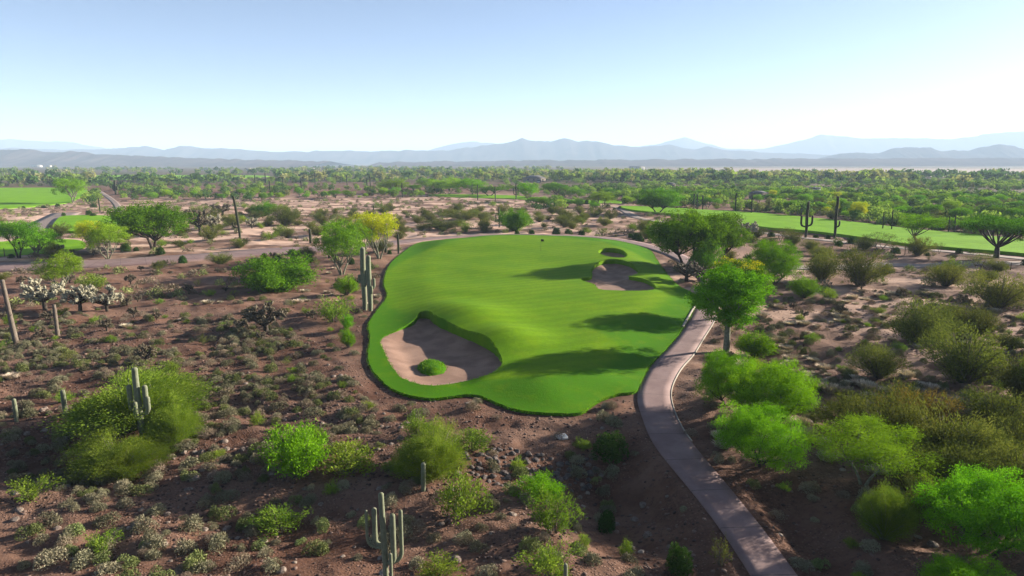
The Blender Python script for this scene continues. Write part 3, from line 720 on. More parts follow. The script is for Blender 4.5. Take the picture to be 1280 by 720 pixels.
V_['rusty'] = [bush(230+i, 2.2, 2.4, 120, 90, .15, .035, M['rusty'], M['twig'], align=.6, up=.7) for i in range(1)]
V_['creosote'] = [bush(240+i, 1.3, 1.4, 46, 44, .12, .035, M['feather'], M['twig'], align=.55, up=.6) for i in range(3)]
V_['sparse'] = [bush(250+i, 1.1, 1.6, 26, 20, .13, .03, M['olive'], M['twig'], align=.5, up=.6) for i in range(2)]
V_['dense'] = [bush(260+i, 2.3, 2.1, 150, 130, .13, .05, M['mesquite'], M['bark'], align=.3, up=.7) for i in range(2)]
V_['round'] = [dome(300+i, .62, .95, 2600, .09, .05, M['round'], 7, .2) for i in range(2)]
V_['sage'] = [dome(310+i, .55, .50, 1300, .09, .028, M['sage'], 4) for i in range(5)]
V_['sage_green'] = [dome(320+i, .55, .52, 1300, .09, .03, M['sage_green'], 4) for i in range(3)]
V_['sage_dry'] = [dome(330+i, .6, .45, 700, .12, .02, M['sage_dry'], 6) for i in range(3)]
V_['straw'] = [straw(340+i, .55, .5, 420, M['straw']) for i in range(3)]
V_['cholla'] = [cholla(350+i, M['cholla'], M['cholla_stem']) for i in range(2)]
V_['cholla_dull'] = [cholla(360+i, M['cholla_dull'], M['cholla_stem'], 1.5, 1.5, 22) for i in range(2)]
V_['rock'] = [dict(mesh=rock_mesh(400+i, M['rock'], .6+.1*(i % 3))) for i in range(6)]
V_['rock_shade_tone'] = [dict(mesh=rock_mesh(410+i, M['rock_shade_tone'], .7)) for i in range(4)]
V_['rock_pale'] = [dict(mesh=rock_mesh(420+i, M['rock_pale'], .7)) for i in range(3)]

SP = []   # placed positions for spacing and landmarks
rnd = random.Random(7)
def inst(name, var, x, y, z, sx, sz, rot, label, cat, group=None):
    """copies a thing and its parts (shared mesh data)"""
    if 'mesh' in var:
        o = link(name, var['mesh'], None, (x, y, z), rot, (sx, sx, sz)); return tag(o, label, cat, group)
    o = link(name, None, None, (x, y, z), rot, (sx, sx, sz)); o.empty_display_size = .3
    for pn, me in var['parts']:
        link(pn, me, o)
    return tag(o, label, cat, group)
def put(kind, v, px, py, wpx, top, name, label, cat, group=None, rot=None, hk=1.0):
    x, y = P(px, py); z = float(hterr(np.array([x]), np.array([y]))[0])-.03
    if inside(GREEN, np.array([x]), np.array([y]))[0]: z = float(hgreen(np.array([x]), np.array([y]))[0])
    _, _, d = proj(x, y, z); mpp = float(d)/FPX
    var = V_[kind][v % len(V_[kind])]
    w = wpx*mpp; h = max(.2, top_height(x, y, top)-max(z, float(hbase(x, y))-.15))*hk
    SP.append((x, y, w*.5))
    return inst(name, var, x, y, z, w/var['w'], h/var['h'], rnd.uniform(0, 6.28) if rot is None else rot, label, cat, group)

# ------------------------------------------------------------------ hero vegetation
PV, MQ, BU, SG, CH = 'palo_verde_tree', 'mesquite_tree', 'desert_bush', 'saguaro_cactus', 'cholla_cactus'
T = lambda *a, **k: put(*a, **k)
gt = 'green trees of the golf course'
# right of the cart path
T('tall_green', 0, 908, 437, 82, 336, PV, 'tall single trunked green tree standing beside the cart path', 'tree', gt, rot=.6)
T('tall', 0, 921, 396, 62, 325, PV, 'yellow tipped tree half hidden behind the tall tree by the path', 'tree', gt, rot=2)
T('skirted', 0, 908, 512, 72, 442, PV, 'bright green tree casting its shadow on the cart path, leftmost of three merged crowns', 'tree', gt)
T('skirted', 1, 967, 535, 92, 458, PV, 'widest of the three merged bright green crowns right of the path', 'tree', gt)
T('skirted', 2, 950, 583, 92, 512, PV, 'bright rounded tree nearest the camera among the three merged crowns', 'tree', gt)
T('bush', 0, 944, 441, 44, 413, BU, 'small bright green bush just right of the tall tree trunk', 'bush')
T('wispy', 0, 1078, 612, 126, 528, PV, 'wispy tree with a bare white leaning trunk right of the path', 'tree', gt, rot=2.2)
T('feather', 1, 1105, 672, 62, 612, BU, 'thin yellowish feathery bush in front of the wispy tree', 'bush')
T('skirted', 1, 1236, 690, 128, 600, PV, 'dense bright green tree in the lower right corner', 'tree', gt, rot=1)
T('skirted', 0, 1215, 760, 110, 705, PV, 'crown cut by the bottom edge at the lower right', 'tree', gt)
T('rusty', 0, 1146, 540, 74, 484, BU, 'rust tinged olive bush in the dark thicket', 'bush', rot=.3)
for i, a in enumerate([(1110,565,90,500,'olive bush in the thicket behind the wispy tree'), (1178,585,100,515,'olive bush in the middle of the right thicket'), (1225,590,90,530,'olive bush above the lower right tree'), (1268,570,80,520,'olive bush at the right edge of the thicket'), (1142,610,80,555,'dark olive bush in the shade between the wispy tree and corner tree'), (1205,618,80,556,'olive bush directly behind the lower right tree'), (1075,545,80,492,'olive bush at the left end of the thicket behind the wispy crown'), (1130,520,70,478,'olive bush at the back of the thicket left of the rust bush'), (1245,545,90,486,'tall olive bush at the back of the thicket near the right edge'), (1160,650,70,600,'shaded olive bush left of the corner tree'), (1275,625,80,560,'olive bush behind the corner tree at the right edge')]):
    T('olive', i, *a[:4], BU, a[4], 'bush')
for i, a in enumerate([(1205,480,84,408,'largest olive bush on the right slope'), (1150,430,76,378,'olive bush left of the largest olive bush'), (1200,416,56,380,'olive bush behind the largest olive bush'), (1247,384,64,340,'dark rounded olive bush at the right edge below the track'), (1098,472,58,430,'small olive bush in pale grass on the right slope'), (1073,358,50,312,'tall olive bush beside the dirt track'), (1027,352,42,313,'olive bush between the round tree and tall olive bush'), (1182,358,50,330,'faint olive bush by the dirt track'), (1222,420,46,388,'olive bush right of the bush pair'), (1276,500,60,440,'dark olive bush cut by the right edge'), (1262,440,30,418,'small olive shrub near the right edge')]):
    T('olive', i+1, *a[:4], BU, a[4], 'bush')
T('bush', 0, 1005, 372, 32, 347, BU, 'small vivid green bush right of the round tree', 'bush')
T('creosote', 0, 1035, 376, 20, 360, BU, 'low green bush in pale grass below the tall olive bush', 'bush')
T('creosote', 1, 1018, 490, 22, 474, BU, 'little green bush among pale grass right of the merged crowns', 'bush')
T('creosote', 1, 1014, 428, 20, 416, BU, 'tiny yellow green bush in pale grass', 'bush')
T('skirted', 2, 967, 357, 62, 303, PV, 'rounded bright tree behind the tall blossom tree', 'tree', gt)
T('full', 0, 856, 333, 84, 266, MQ, 'left trunk of the wide twin mesquite canopy behind the green', 'tree', gt)
T('full', 1, 897, 331, 60, 268, MQ, 'right half of the wide twin mesquite canopy behind the green', 'tree', gt)
T('bush', 1, 878, 338, 36, 302, BU, 'light green young tree in front of the twin mesquite canopy', 'bush')
T('cholla_dull', 0, 858, 353, 34, 328, CH, 'dark branching cholla on bare soil at the green edge', 'cactus')
T('cholla_dull', 1, 905, 336, 20, 322, CH, 'small dull cholla right of the young tree', 'cactus')
T('cholla_dull', 1, 880, 350, 22, 334, CH, 'dull cholla between the dark cholla and path bend', 'cactus')
T('cholla', 0, 930, 300, 32, 274, CH, 'spindly cholla at the fairway edge right of the mesquites', 'cactus')
T('full', 1, 822, 267, 48, 237, MQ, 'dark mesquite standing at the start of the right fairway', 'tree', gt)
T('umbrella', 0, 1245, 323, 84, 271, MQ, 'spreading umbrella mesquite on the fairway at the right edge', 'tree', gt, rot=1.9)
T('mesquite', 1, 1300, 325, 60, 280, MQ, 'mesquite cut by the right edge beside the umbrella mesquite', 'tree', gt)
T('lean', 0, 1148, 309, 50, 267, PV, 'bright tree on a leaning dark trunk at the right fairway', 'tree', gt, rot=0)
T('thin', 0, 1099, 318, 36, 291, MQ, 'thin olive tree on the verge between path and fairway', 'tree')
T('thin', 1, 1115, 319, 18, 300, MQ, 'slim olive sapling right of the thin olive tree', 'tree')
T('thin', 1, 1222, 345, 34, 314, MQ, 'sparse olive tree in front of the umbrella mesquite', 'tree')
T('thin', 0, 976, 302, 24, 284, MQ, 'small sparse tree at the fairway edge left of the armed saguaro', 'tree')
T('thin', 1, 1174, 316, 14, 303, MQ, 'small round headed sapling on the fairway verge', 'tree')
# left and centre
T('full', 0, 192, 312, 84, 255, PV, 'big domed bright green tree beside the left path', 'tree', gt)
T('palo', 0, 427, 342, 58, 276, PV, 'light green palo verde with pale trunks beside the saguaro pair', 'tree', gt)
T('yellow', 0, 474, 325, 52, 266, PV, 'yellow flowering palo verde at the corner of the green', 'tree', gt)
T('palo', 1, 452, 320, 34, 278, PV, 'green crown squeezed between the light and the yellow palo verde', 'tree', gt)
T('dense', 0, 344, 362, 80, 322, BU, 'broad dark green bush on bare soil below the left path', 'bush')
T('feather', 0, 166, 534, 136, 474, BU, 'huge feathery yellow green bush behind the five armed saguaro', 'bush', rot=.5)
T('feather', 1, 150, 580, 96, 540, BU, 'low feathery yellow green bush spreading in front of the huge one', 'bush', rot=2.5)
T('feather', 1, 218, 548, 62, 500, BU, 'feathery bush merging with the right side of the huge one', 'bush', rot=1.5)
T('bush', 0, 375, 590, 78, 533, BU, 'bright green rounded bush in the stony foreground', 'bush')
T('creosote', 0, 437, 590, 70, 556, BU, 'low yellow green bush right of the bright rounded bush', 'bush')
T('feather', 1, 540, 592, 84, 538, BU, 'yellowish bush behind the short thick saguaro stump', 'bush')
T('creosote', 1, 575, 636, 66, 588, BU, 'ragged green bush in front of the yellowish bush', 'bush')
T('creosote', 2, 522, 545, 36, 515, BU, 'small leafy green bush below the bunker bank', 'bush')
T('creosote', 0, 590, 562, 50, 540, BU, 'low green bush beside the rock pile', 'bush')
T('bush', 1, 680, 606, 54, 575, BU, 'dark green bush in shade at the rock pile', 'bush')
T('creosote', 1, 691, 656, 58, 612, BU, 'yellow green bush in front of the shaded one', 'bush')
T('creosote', 2, 688, 722, 64, 684, BU, 'yellow green bush at the bottom edge left of the path', 'bush')
T('round', 0, 766, 557, 38, 530, BU, 'dark round bush between the green bank and path', 'bush')
T('round', 1, 760, 628, 20, 608, 'round_shrub', 'small round shrub on shaded bare soil left of the path', 'shrub')
T('round', 0, 847, 700, 30, 671, 'round_shrub', 'round shrub beside the path at the bottom', 'shrub')
T('creosote', 0, 782, 676, 18, 656, BU, 'tiny yellow shrub in a sunlit strip', 'bush')
T('sparse', 0, 901, 703, 28, 672, BU, 'bare twiggy shrub touching the path edge at the bottom', 'bush')
T('creosote', 2, 40, 622, 50, 598, BU, 'dim green bush in the big bush shadow', 'bush')
T('creosote', 0, 350, 650, 56, 622, BU, 'low green bush between the bright rounded bush and the front saguaro', 'bush')
T('creosote', 1, 547, 718, 60, 700, BU, 'yellow green bush at the bottom edge right of the front saguaro', 'bush')
T('palo', 2, 78, 362, 46, 316, BU, 'faint wispy yellow green tree above the white chollas', 'bush')
T('creosote', 1, 118, 362, 34, 342, BU, 'low yellowish bush behind the right white cholla', 'bush')
for i, a in enumerate([(433,368,26,346,'small green bush beside the saguaro pair'), (417,402,40,372,'yellowish bush left of the saguaro pair base'), (434,412,16,394,'upper bush of a short row left of the bunker'), (436,434,18,410,'lower bush of a short row left of the bunker'), (330,330,14,318,'low bush on the verge left of the palo verde')]):
    T('bush' if i in (0, 2, 3) else 'creosote', i, *a[:4], BU, a[4], 'bush')
T('cholla_dull', 0, 333, 414, 42, 380, CH, 'dusty tan cholla clump in the middle of the left desert', 'cactus')
T('cholla', 0, 57, 387, 46, 349, CH, 'white spined cholla, leftmost of the row of three', 'cactus')
T('cholla', 1, 100, 388, 34, 358, CH, 'white spined cholla in the middle of the row of three', 'cactus')
T('cholla', 0, 134, 387, 34, 358, CH, 'white spined cholla, rightmost of the row of three', 'cactus')
for i, a in enumerate([(250,293,24,262,'tall dull cholla right of the big domed tree'), (267,290,18,269,'dull cholla left of the tall dead saguaro'), (315,287,14,272,'small cholla right of the tall dead saguaro'), (240,275,20,262,'far dull cholla above the big domed tree'), (278,268,24,254,'far dull cholla on the pale flat')]):
    T('cholla_dull' if i in (0, 3, 4) else 'cholla', i, *a[:4], CH, a[4], 'cactus')
T('dense', 1, 643, 288, 34, 262, BU, 'bright bush at the far edge of the green', 'bush')
T('creosote', 2, 582, 290, 16, 275, BU, 'small vivid bush beyond the far green edge', 'bush')
T('sparse', 1, 753, 293, 24, 282, BU, 'thorny leafless shrub behind the far green edge', 'bush')
T('olive', 2, 706, 284, 26, 268, BU, 'olive bush on the bare flat behind the green', 'bush')
T('olive', 0, 580, 276, 40, 262, BU, 'wide brownish bush on the pale flat', 'bush')
T('olive', 1, 555, 286, 50, 274, BU, 'wide yellow olive bush near the far green edge', 'bush')
T('olive', 2, 358, 282, 40, 258, BU, 'soft olive bush above the left path', 'bush')
T('dense', 0, 330, 272, 28, 253, BU, 'green bush on the pale flat right of the dead saguaro', 'bush')
T('creosote', 0, 354, 295, 24, 280, BU, 'small olive bush beside the left path', 'bush')
# trees at the left
T('palo_bright', 0, 91, 254, 36, 222, PV, 'rounded tree at the end of the left fairway', 'tree', gt)
T('mesquite', 0, 24, 324, 46, 276, MQ, 'dark trunked mesquite at the left edge beside the path', 'tree', gt)
T('palo_bright', 1, 46, 322, 52, 286, PV, 'bright tree whose shadow covers the left tee', 'tree', gt)
T('yellow', 1, 115, 309, 32, 276, PV, 'yellowish tree with a dark trunk at the small tee', 'tree', gt)
T('palo', 1, 135, 323, 44, 278, PV, 'yellowish tree with bare curved pale trunks beside the left path', 'tree', gt)
for i, a in enumerate([(660,252,26,228,'green tree left of the pair behind the desert flat'), (695,247,30,229,'round green tree right of the pair behind the desert flat'), (752,259,34,239,'soft green tree just left of the far path end'), (723,246,22,236,'small olive tree between the round and the soft green tree'), (612,245,40,233,'wide tree at the far fairway strip'), (560,243,44,222,'largest tree in the far row'), (590,244,34,223,'tree right of the largest one in the far row'), (519,242,16,231,'small bright tree standing before the far row'), (492,242,36,223,'umbrella tree at the left end of the far row'), (535,238,30,223,'dark tree between the umbrella and the largest far tree')]):
    T(('palo_bright', 'mesquite', 'palo')[i % 3], i, *a[:4], PV, a[4], 'tree', gt)

# ------------------------------------------------------------------ saguaros
def saguaro(px, py, top, wpx, arms, label, mat='saguaro', lean=0., tipm=True, ribs=26):
    x, y = P(px, py); z = float(hterr(np.array([x]), np.array([y]))[0])-.15
    h = top_height(x, y, top)-z; _, _, d = proj(x, y, z); mpp = float(d)/FPX; r = wpx*mpp/2*(.78 if mat == 'saguaro_far' else .88)
    root = link(SG, None, None, (x, y, z)); tag(root, label, 'cactus', None); root.empty_display_size = .3
    def column(nm_, path, rad):
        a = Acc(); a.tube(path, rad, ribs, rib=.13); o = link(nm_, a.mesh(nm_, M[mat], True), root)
        if tipm:
            t = Acc(); k = path[-4:]; rr = np.array(rad[-4:])*1.03; t.tube(k, rr, 14); link('woolly_tip', t.mesh('woolly_tip', M['saguaro_tip'], True), o)
        return o
    def domed(p, rad):
        p = np.asarray(p, float); d = p[-1]-p[-2]; d /= np.linalg.norm(d); q = [p]; rr = [rad*np.ones(len(p))]
        for k in (20, 45, 65, 80, 88): q.append((p[-1]+d*rad*math.sin(R(k)))[None]); rr.append([rad*math.cos(R(k))])
        return np.vstack(q), np.concatenate(rr)
    n = 14; zz = np.linspace(0, h-r, n); pth = np.c_[lean*(zz/h)**2+.04*np.sin(zz), .03*np.cos(zz*1.3), zz]
    pp, rr = domed(pth, r); rr[:n] *= np.interp(zz/h, [0, .12, .5, 1], [.78, .9, 1.05, .92]); column('stem', pp, rr)
    for (ha, tp, ang, out, k) in arms:      # height fraction, tip fraction, azimuth, reach in metres, radius factor
        c = np.array([lean*ha**2, 0, ha*h]); dv = np.array([math.cos(R(ang)), math.sin(R(ang)), 0]); ra = r*k
        b = bez(c, c+dv*out*1.05+[0, 0, -.05*out], c+dv*out+[0, 0, out*.8], 7); up = b[-1]+np.array([0, 0, 1.])*np.linspace(.1, 1, 5)[:, None]*max(.1, tp*h-b[-1][2]-ra)
        p2, r2 = domed(np.vstack([b, up]), ra); r2[:3] *= .82; column('arm', p2, r2)
    SP.append((x, y, .6)); return root
saguaro(178, 553, 459, 8.5, [(.50,.80,185,.42,.85),(.52,.79,10,.42,.85),(.46,.68,-20,.75,.7),(.42,.62,-95,.3,.7),(.55,.72,150,.7,.6)], 'lit saguaro with five stubby arms in front of the huge feathery bush', ribs=30)
saguaro(482, 745, 616, 8.2, [(.36,.82,-10,.38,.95),(.34,.83,12,.66,.7),(.52,.86,170,.33,.85),(.5,.85,185,.60,.5),(.1,.48,-40,.38,.6)], 'large front saguaro with pale woolly tips at the bottom edge', ribs=30)
saguaro(456, 388, 309, 7.5, [(.45,.58,170,.48,.6),(.40,.60,-60,.42,.6)], 'tall left column of the saguaro pair beside the green')
saguaro(463, 389, 319, 7, [(.42,.60,15,.5,.6),(.52,.74,165,.38,.55),(.34,.48,-50,.42,.6)], 'right column of the saguaro pair, with small arms')
saguaro(529, 616, 578, 7, [], 'short thick saguaro stump in front of the yellowish bush')
saguaro(81, 516, 487, 6.5, [], 'young saguaro post left of the feathery bush')
saguaro(20, 524, 498, 5.5, [], 'young saguaro post near the left edge')
saguaro(705, 752, 704, 6, [], 'curved pale saguaro tip rising at the bottom edge')
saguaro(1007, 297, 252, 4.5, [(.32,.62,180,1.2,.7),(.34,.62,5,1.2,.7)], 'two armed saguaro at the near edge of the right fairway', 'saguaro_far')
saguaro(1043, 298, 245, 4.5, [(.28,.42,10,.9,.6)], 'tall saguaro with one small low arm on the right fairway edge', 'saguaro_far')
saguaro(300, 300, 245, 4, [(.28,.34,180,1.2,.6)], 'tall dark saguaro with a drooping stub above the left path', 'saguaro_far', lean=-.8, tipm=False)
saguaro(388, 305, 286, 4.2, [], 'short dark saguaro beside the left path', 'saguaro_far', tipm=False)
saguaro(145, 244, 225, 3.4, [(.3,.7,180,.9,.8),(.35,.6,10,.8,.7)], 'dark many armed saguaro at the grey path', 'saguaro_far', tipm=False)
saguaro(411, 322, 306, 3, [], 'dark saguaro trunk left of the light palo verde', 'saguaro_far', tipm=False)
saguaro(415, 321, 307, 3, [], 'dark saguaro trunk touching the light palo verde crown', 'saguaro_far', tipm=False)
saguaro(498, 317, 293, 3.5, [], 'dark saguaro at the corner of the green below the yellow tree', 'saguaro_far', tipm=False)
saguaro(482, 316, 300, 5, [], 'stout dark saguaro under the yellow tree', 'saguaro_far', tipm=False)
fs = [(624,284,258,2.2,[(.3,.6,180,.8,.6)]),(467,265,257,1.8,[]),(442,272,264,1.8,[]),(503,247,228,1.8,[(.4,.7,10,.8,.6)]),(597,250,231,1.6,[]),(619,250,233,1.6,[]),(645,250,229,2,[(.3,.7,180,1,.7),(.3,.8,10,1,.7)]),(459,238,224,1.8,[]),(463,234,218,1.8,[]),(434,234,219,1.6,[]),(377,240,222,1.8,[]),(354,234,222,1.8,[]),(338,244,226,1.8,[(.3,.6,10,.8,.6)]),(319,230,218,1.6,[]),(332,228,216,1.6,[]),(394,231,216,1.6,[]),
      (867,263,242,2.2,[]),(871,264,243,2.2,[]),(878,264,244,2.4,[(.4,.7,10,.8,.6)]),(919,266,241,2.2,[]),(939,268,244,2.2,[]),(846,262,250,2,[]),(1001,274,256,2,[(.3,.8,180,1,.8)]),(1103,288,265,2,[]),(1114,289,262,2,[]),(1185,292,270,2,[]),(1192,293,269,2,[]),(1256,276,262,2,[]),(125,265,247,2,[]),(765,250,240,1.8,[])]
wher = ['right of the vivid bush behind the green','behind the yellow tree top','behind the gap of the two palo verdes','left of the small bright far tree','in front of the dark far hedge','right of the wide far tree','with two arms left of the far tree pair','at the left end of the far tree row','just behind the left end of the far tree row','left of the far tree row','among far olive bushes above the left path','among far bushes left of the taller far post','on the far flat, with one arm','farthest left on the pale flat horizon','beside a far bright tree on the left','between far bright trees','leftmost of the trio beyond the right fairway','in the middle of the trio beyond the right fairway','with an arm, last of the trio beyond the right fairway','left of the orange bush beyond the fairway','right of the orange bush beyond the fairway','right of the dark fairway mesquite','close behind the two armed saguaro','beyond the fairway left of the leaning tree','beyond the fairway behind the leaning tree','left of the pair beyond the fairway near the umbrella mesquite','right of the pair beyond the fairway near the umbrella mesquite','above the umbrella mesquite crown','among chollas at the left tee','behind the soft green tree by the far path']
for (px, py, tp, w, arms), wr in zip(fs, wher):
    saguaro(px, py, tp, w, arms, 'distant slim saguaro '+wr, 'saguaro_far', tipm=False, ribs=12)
def snag(px, py, top, wpx, label, extra=False, lean=-.3):
    x, y = P(px, py); z = float(hterr(np.array([x]), np.array([y]))[0])-.1; h = top_height(x, y, top)-z; _, _, d = proj(x, y, z); r = wpx*float(d)/FPX/2
    a = Acc(); zz = np.linspace(0, h, 12); rg = np.random.default_rng(int(px)); a.tube(np.c_[lean*zz/h, 0*zz, zz], r*(1.0-.25*zz/h)*(1+rg.normal(0, .05, 12)), 9, rib=.12)
    if extra: a.tube([(-.1, 0, h*.45), (-.3, 0, h*.5), (-.36, 0, h*.66)], [r*.7, r*.6, r*.4], 7)
    o = link('dead_saguaro', a.mesh('dead_saguaro', M['snag'], True), None, (x, y, z)); SP.append((x, y, .6)); return tag(o, label, 'cactus')
snag(20, 427, 350, 6.5, 'grey dead saguaro trunk with a broken stub near the left edge', True, -.5)
snag(72, 418, 381, 5.5, 'pale dead saguaro trunk in front of the left white cholla', False, 0)

# flagstick, stakes, benches and other small furniture
def at(px, py, turf=False):
    x, y = P(px, py); z = float((hgreen if turf else hterr)(np.array([x]), np.array([y]))[0]); return x, y, z
x, y, z = at(676, 319, True)
root = link('flagstick', None, None, (x, y, z)); tag(root, 'flagstick with a small dark flag standing on the green', 'flagstick')
a = Acc(); a.tube([(0, 0, -.05), (0, 0, 1.0), (0, 0, 2.1)], [.022, .02, .016], 8); link('pole', a.mesh('pole', M['twig'], True), root)
a = Acc(); n = 7; u = np.linspace(0, .5, n); V = np.r_[np.c_[u+.01, .05*np.sin(u*9), np.full(n, 2.08)-.1*u], np.c_[u+.01, .05*np.sin(u*9), np.full(n, 1.68)+.02*u]]
V2 = V+[0, .012, 0]; V = np.vstack([V, V2]); F = [(i, i+1, n+i+1, n+i) for i in range(n-1)]+[(2*n+i, 3*n+i, 3*n+i+1, 2*n+i+1) for i in range(n-1)]; a.add(V, F); link('flag', a.mesh('flag', M['black']), root)
for px, py, tp, lb in [(765,509,503,'short wooden stake on bare soil, leftmost of three by the path'),(779,506,500,'short wooden stake nearest the green corner by the path'),(766,521,515,'short wooden stake in front of the other two by the path'),(1131,318,307,'thin brown stake on the right verge'),(1263,338,328,'brown stub post below the umbrella mesquite'),(1254,336,329,'brown stub post left of its twin below the umbrella mesquite'),(287,312,303,'thin post at the edge of the left path'),(6,321,310,'dark post at the left edge on the tee')]:
    x, y, z = at(px, py); h = top_height(x, y, tp)-z; a = Acc(); a.tube([(0, 0, -.1), (0, 0, h*.5), (.02, 0, h)], [.07, .06, .055], 8)
    tag(link('wooden_stake', a.mesh('wooden_stake', M['wood']), None, (x, y, z)), lb, 'stake')
def bench(px, py, lb, rot=0):
    x, y, z = at(px, py); root = link('bench', None, None, (x, y, z), rot); tag(root, lb, 'bench')
    a = Acc(); 
    for k in range(3): box(a, -.9, -.22+k*.15, .42, .9, -.10+k*.15, .47)
    link('seat', a.mesh('seat', M['wood']), root)
    a = Acc()
    for k in range(2): box(a, -.9, .26, .58+k*.17, .9, .30, .70+k*.17)
    link('backrest', a.mesh('backrest', M['wood']), root)
    for sx in (-.8, .8):
        a = Acc(); box(a, sx-.04, -.2, -.1, sx+.04, -.12, .42); box(a, sx-.04, .18, -.1, sx+.04, .257, .9); link('leg', a.mesh('leg', M['wood']), root)
bench(748, 263, 'low wooden bench at the far end of the path', .1)
bench(1142, 315, 'wooden bench on the verge below the leaning tree', .1)
x, y, z = at(138, 284); root = link('ball_washer', None, None, (x, y, z)); tag(root, 'white post with a dark ball washer beside the small tee', 'ball washer')
a = Acc(); a.tube([(0, 0, -.1), (0, 0, 1.3)], [.11, .10], 10); link('post', a.mesh('post', M['white']), root)
a = Acc(); a.tube([(.35, 0, .8), (.35, 0, 1.1), (.35, 0, 1.4)], [.16, .18, .14], 10); a.tube([(.0, 0, 1.0), (.3, 0, 1.0)], [.04, .04], 6); link('washer_drum', a.mesh('washer_drum', M['black']), root)
x, y, z = at(110, 318); root_a = Acc(); root_a.tube([(-2.6, 0, .28), (-1.2, .1, .33), (.6, .05, .33), (2.0, -.1, .28)], [.42, .38, .33, .26], 12)
tag(link('fallen_log', root_a.mesh('fallen_log', M['snag'], True), None, (x, y, z)), 'grey fallen trunk lying beside the left path', 'log')
T('cholla', 1, 117, 319, 12, 309, CH, 'pale small cholla growing at the fallen trunk', 'cactus')
T('cholla', 0, 75, 314, 10, 305, CH, 'pale cholla at the tee under the bright tree', 'cactus')
x, y, z = at(702, 543); a = Acc(); box(a, -.32, -.26, -.05, .32, .26, .13); box(a, -.27, -.21, .132, .27, .21, .16); tag(link('irrigation_box', a.mesh('irrigation_box', M['white']), None, (x, y, z), .3), 'white irrigation box lid on bare soil below the green bank', 'utility box')

# ------------------------------------------------------------------ far houses
def house(px, py, w, dpt, h, wall, roof, lb, rot=0, gable=True):
    x, y = P(px, py); z = float(hterr(np.array([x]), np.array([y]))[0]); root = link('house', None, None, (x, y, z), rot); tag(root, lb, 'house')
    a = Acc(); box(a, -w/2, -dpt/2, -1.5, w/2, dpt/2, h); link('wall', a.mesh('wall', M[wall]), root)
    a = Acc(); e = .5; k = w*.28 if gable else 0
    if gable:
        V = [(-w/2-e, -dpt/2-e, h+.003), (w/2+e, -dpt/2-e, h+.003), (w/2+e, dpt/2+e, h+.003), (-w/2-e, dpt/2+e, h+.003), (-w/2+k, 0, h+dpt*.2), (w/2-k, 0, h+dpt*.2)]
        a.add(V, [(0, 1, 5, 4), (2, 3, 4, 5), (0, 3, 2, 1)]); a.F[3].append(np.array([(1, 2, 5), (3, 0, 4)]))
    else: box(a, -w/2-.2, -dpt/2-.2, h+.003, w/2+.2, dpt/2+.2, h+.5)
    link('roof', a.mesh('roof', M[roof]), root)
    for k in range(3):
        xx = -w*.34+k*w*.26; a = Acc(); box(a, xx-.7, -dpt/2-.06, h*.38, xx+.7, -dpt/2-.003, h*.78); wn = link('window', a.mesh('window', M['glass']), root)
    a = Acc(); box(a, w*.36-.5, -dpt/2-.06, 0, w*.36+.5, -dpt/2-.003, h*.75); link('door', a.mesh('door', M['wood']), root)
HS = [(46,209,30,16,7,'stucco_w','roof','white house with a grey roof in trees at the far left',0,True),(62,209,10,10,6,'stucco_w','roof_b','small white house right of the white left house',0,False),
 (391,213,9,8,5,'stucco_w','roof_b','tiny white house on the far plain above the olive bushes',0,True),(310,213,10,8,5,'stucco_w','roof','tiny pale house on the far plain, farther left',0,False),(257,213,14,8,4,'stucco_w','roof','long low pale house on the far left plain',0,False),
 (668,228,17,11,2.8,'stucco','roof','brown house with a grey roof beyond the far tree pair',0.1,True),(674,229,3,5,3,'stucco_w','roof_b','white outbuilding in front of the brown house',0,False),(948,249,6.5,5,2.6,'stucco','roof','small shed with a blue grey roof beyond the right fairway',.1,True),(957,248,2.4,3,2.4,'stucco_w','roof','white end shed attached right of the grey roofed shed',0,False),
 (581,222,12,8,3,'stucco','roof','low house on the pale clearing, leftmost of the three',0,True),(574,221,6,6,3,'stucco_w','roof_b','small white house left of the clearing houses',0,False),(588,223,10,8,3,'stucco_w','roof','low house on the pale clearing, rightmost of the three',0,True),(1018,243,4,4,3.5,'stucco_w','roof','small white hut in the wood beyond the armed saguaro',0,False),(796,213,30,14,8,'stucco_w','roof','white far building on the plain beyond the wood',0,False),(838,236,5,5,3,'stucco','roof','grey hut in the scrub beyond the dark mesquite',0,True)]
for h_ in HS:
    house(*h_)
    x, y = P(h_[0], h_[1]); SP.append((x, y, h_[2]*.6))

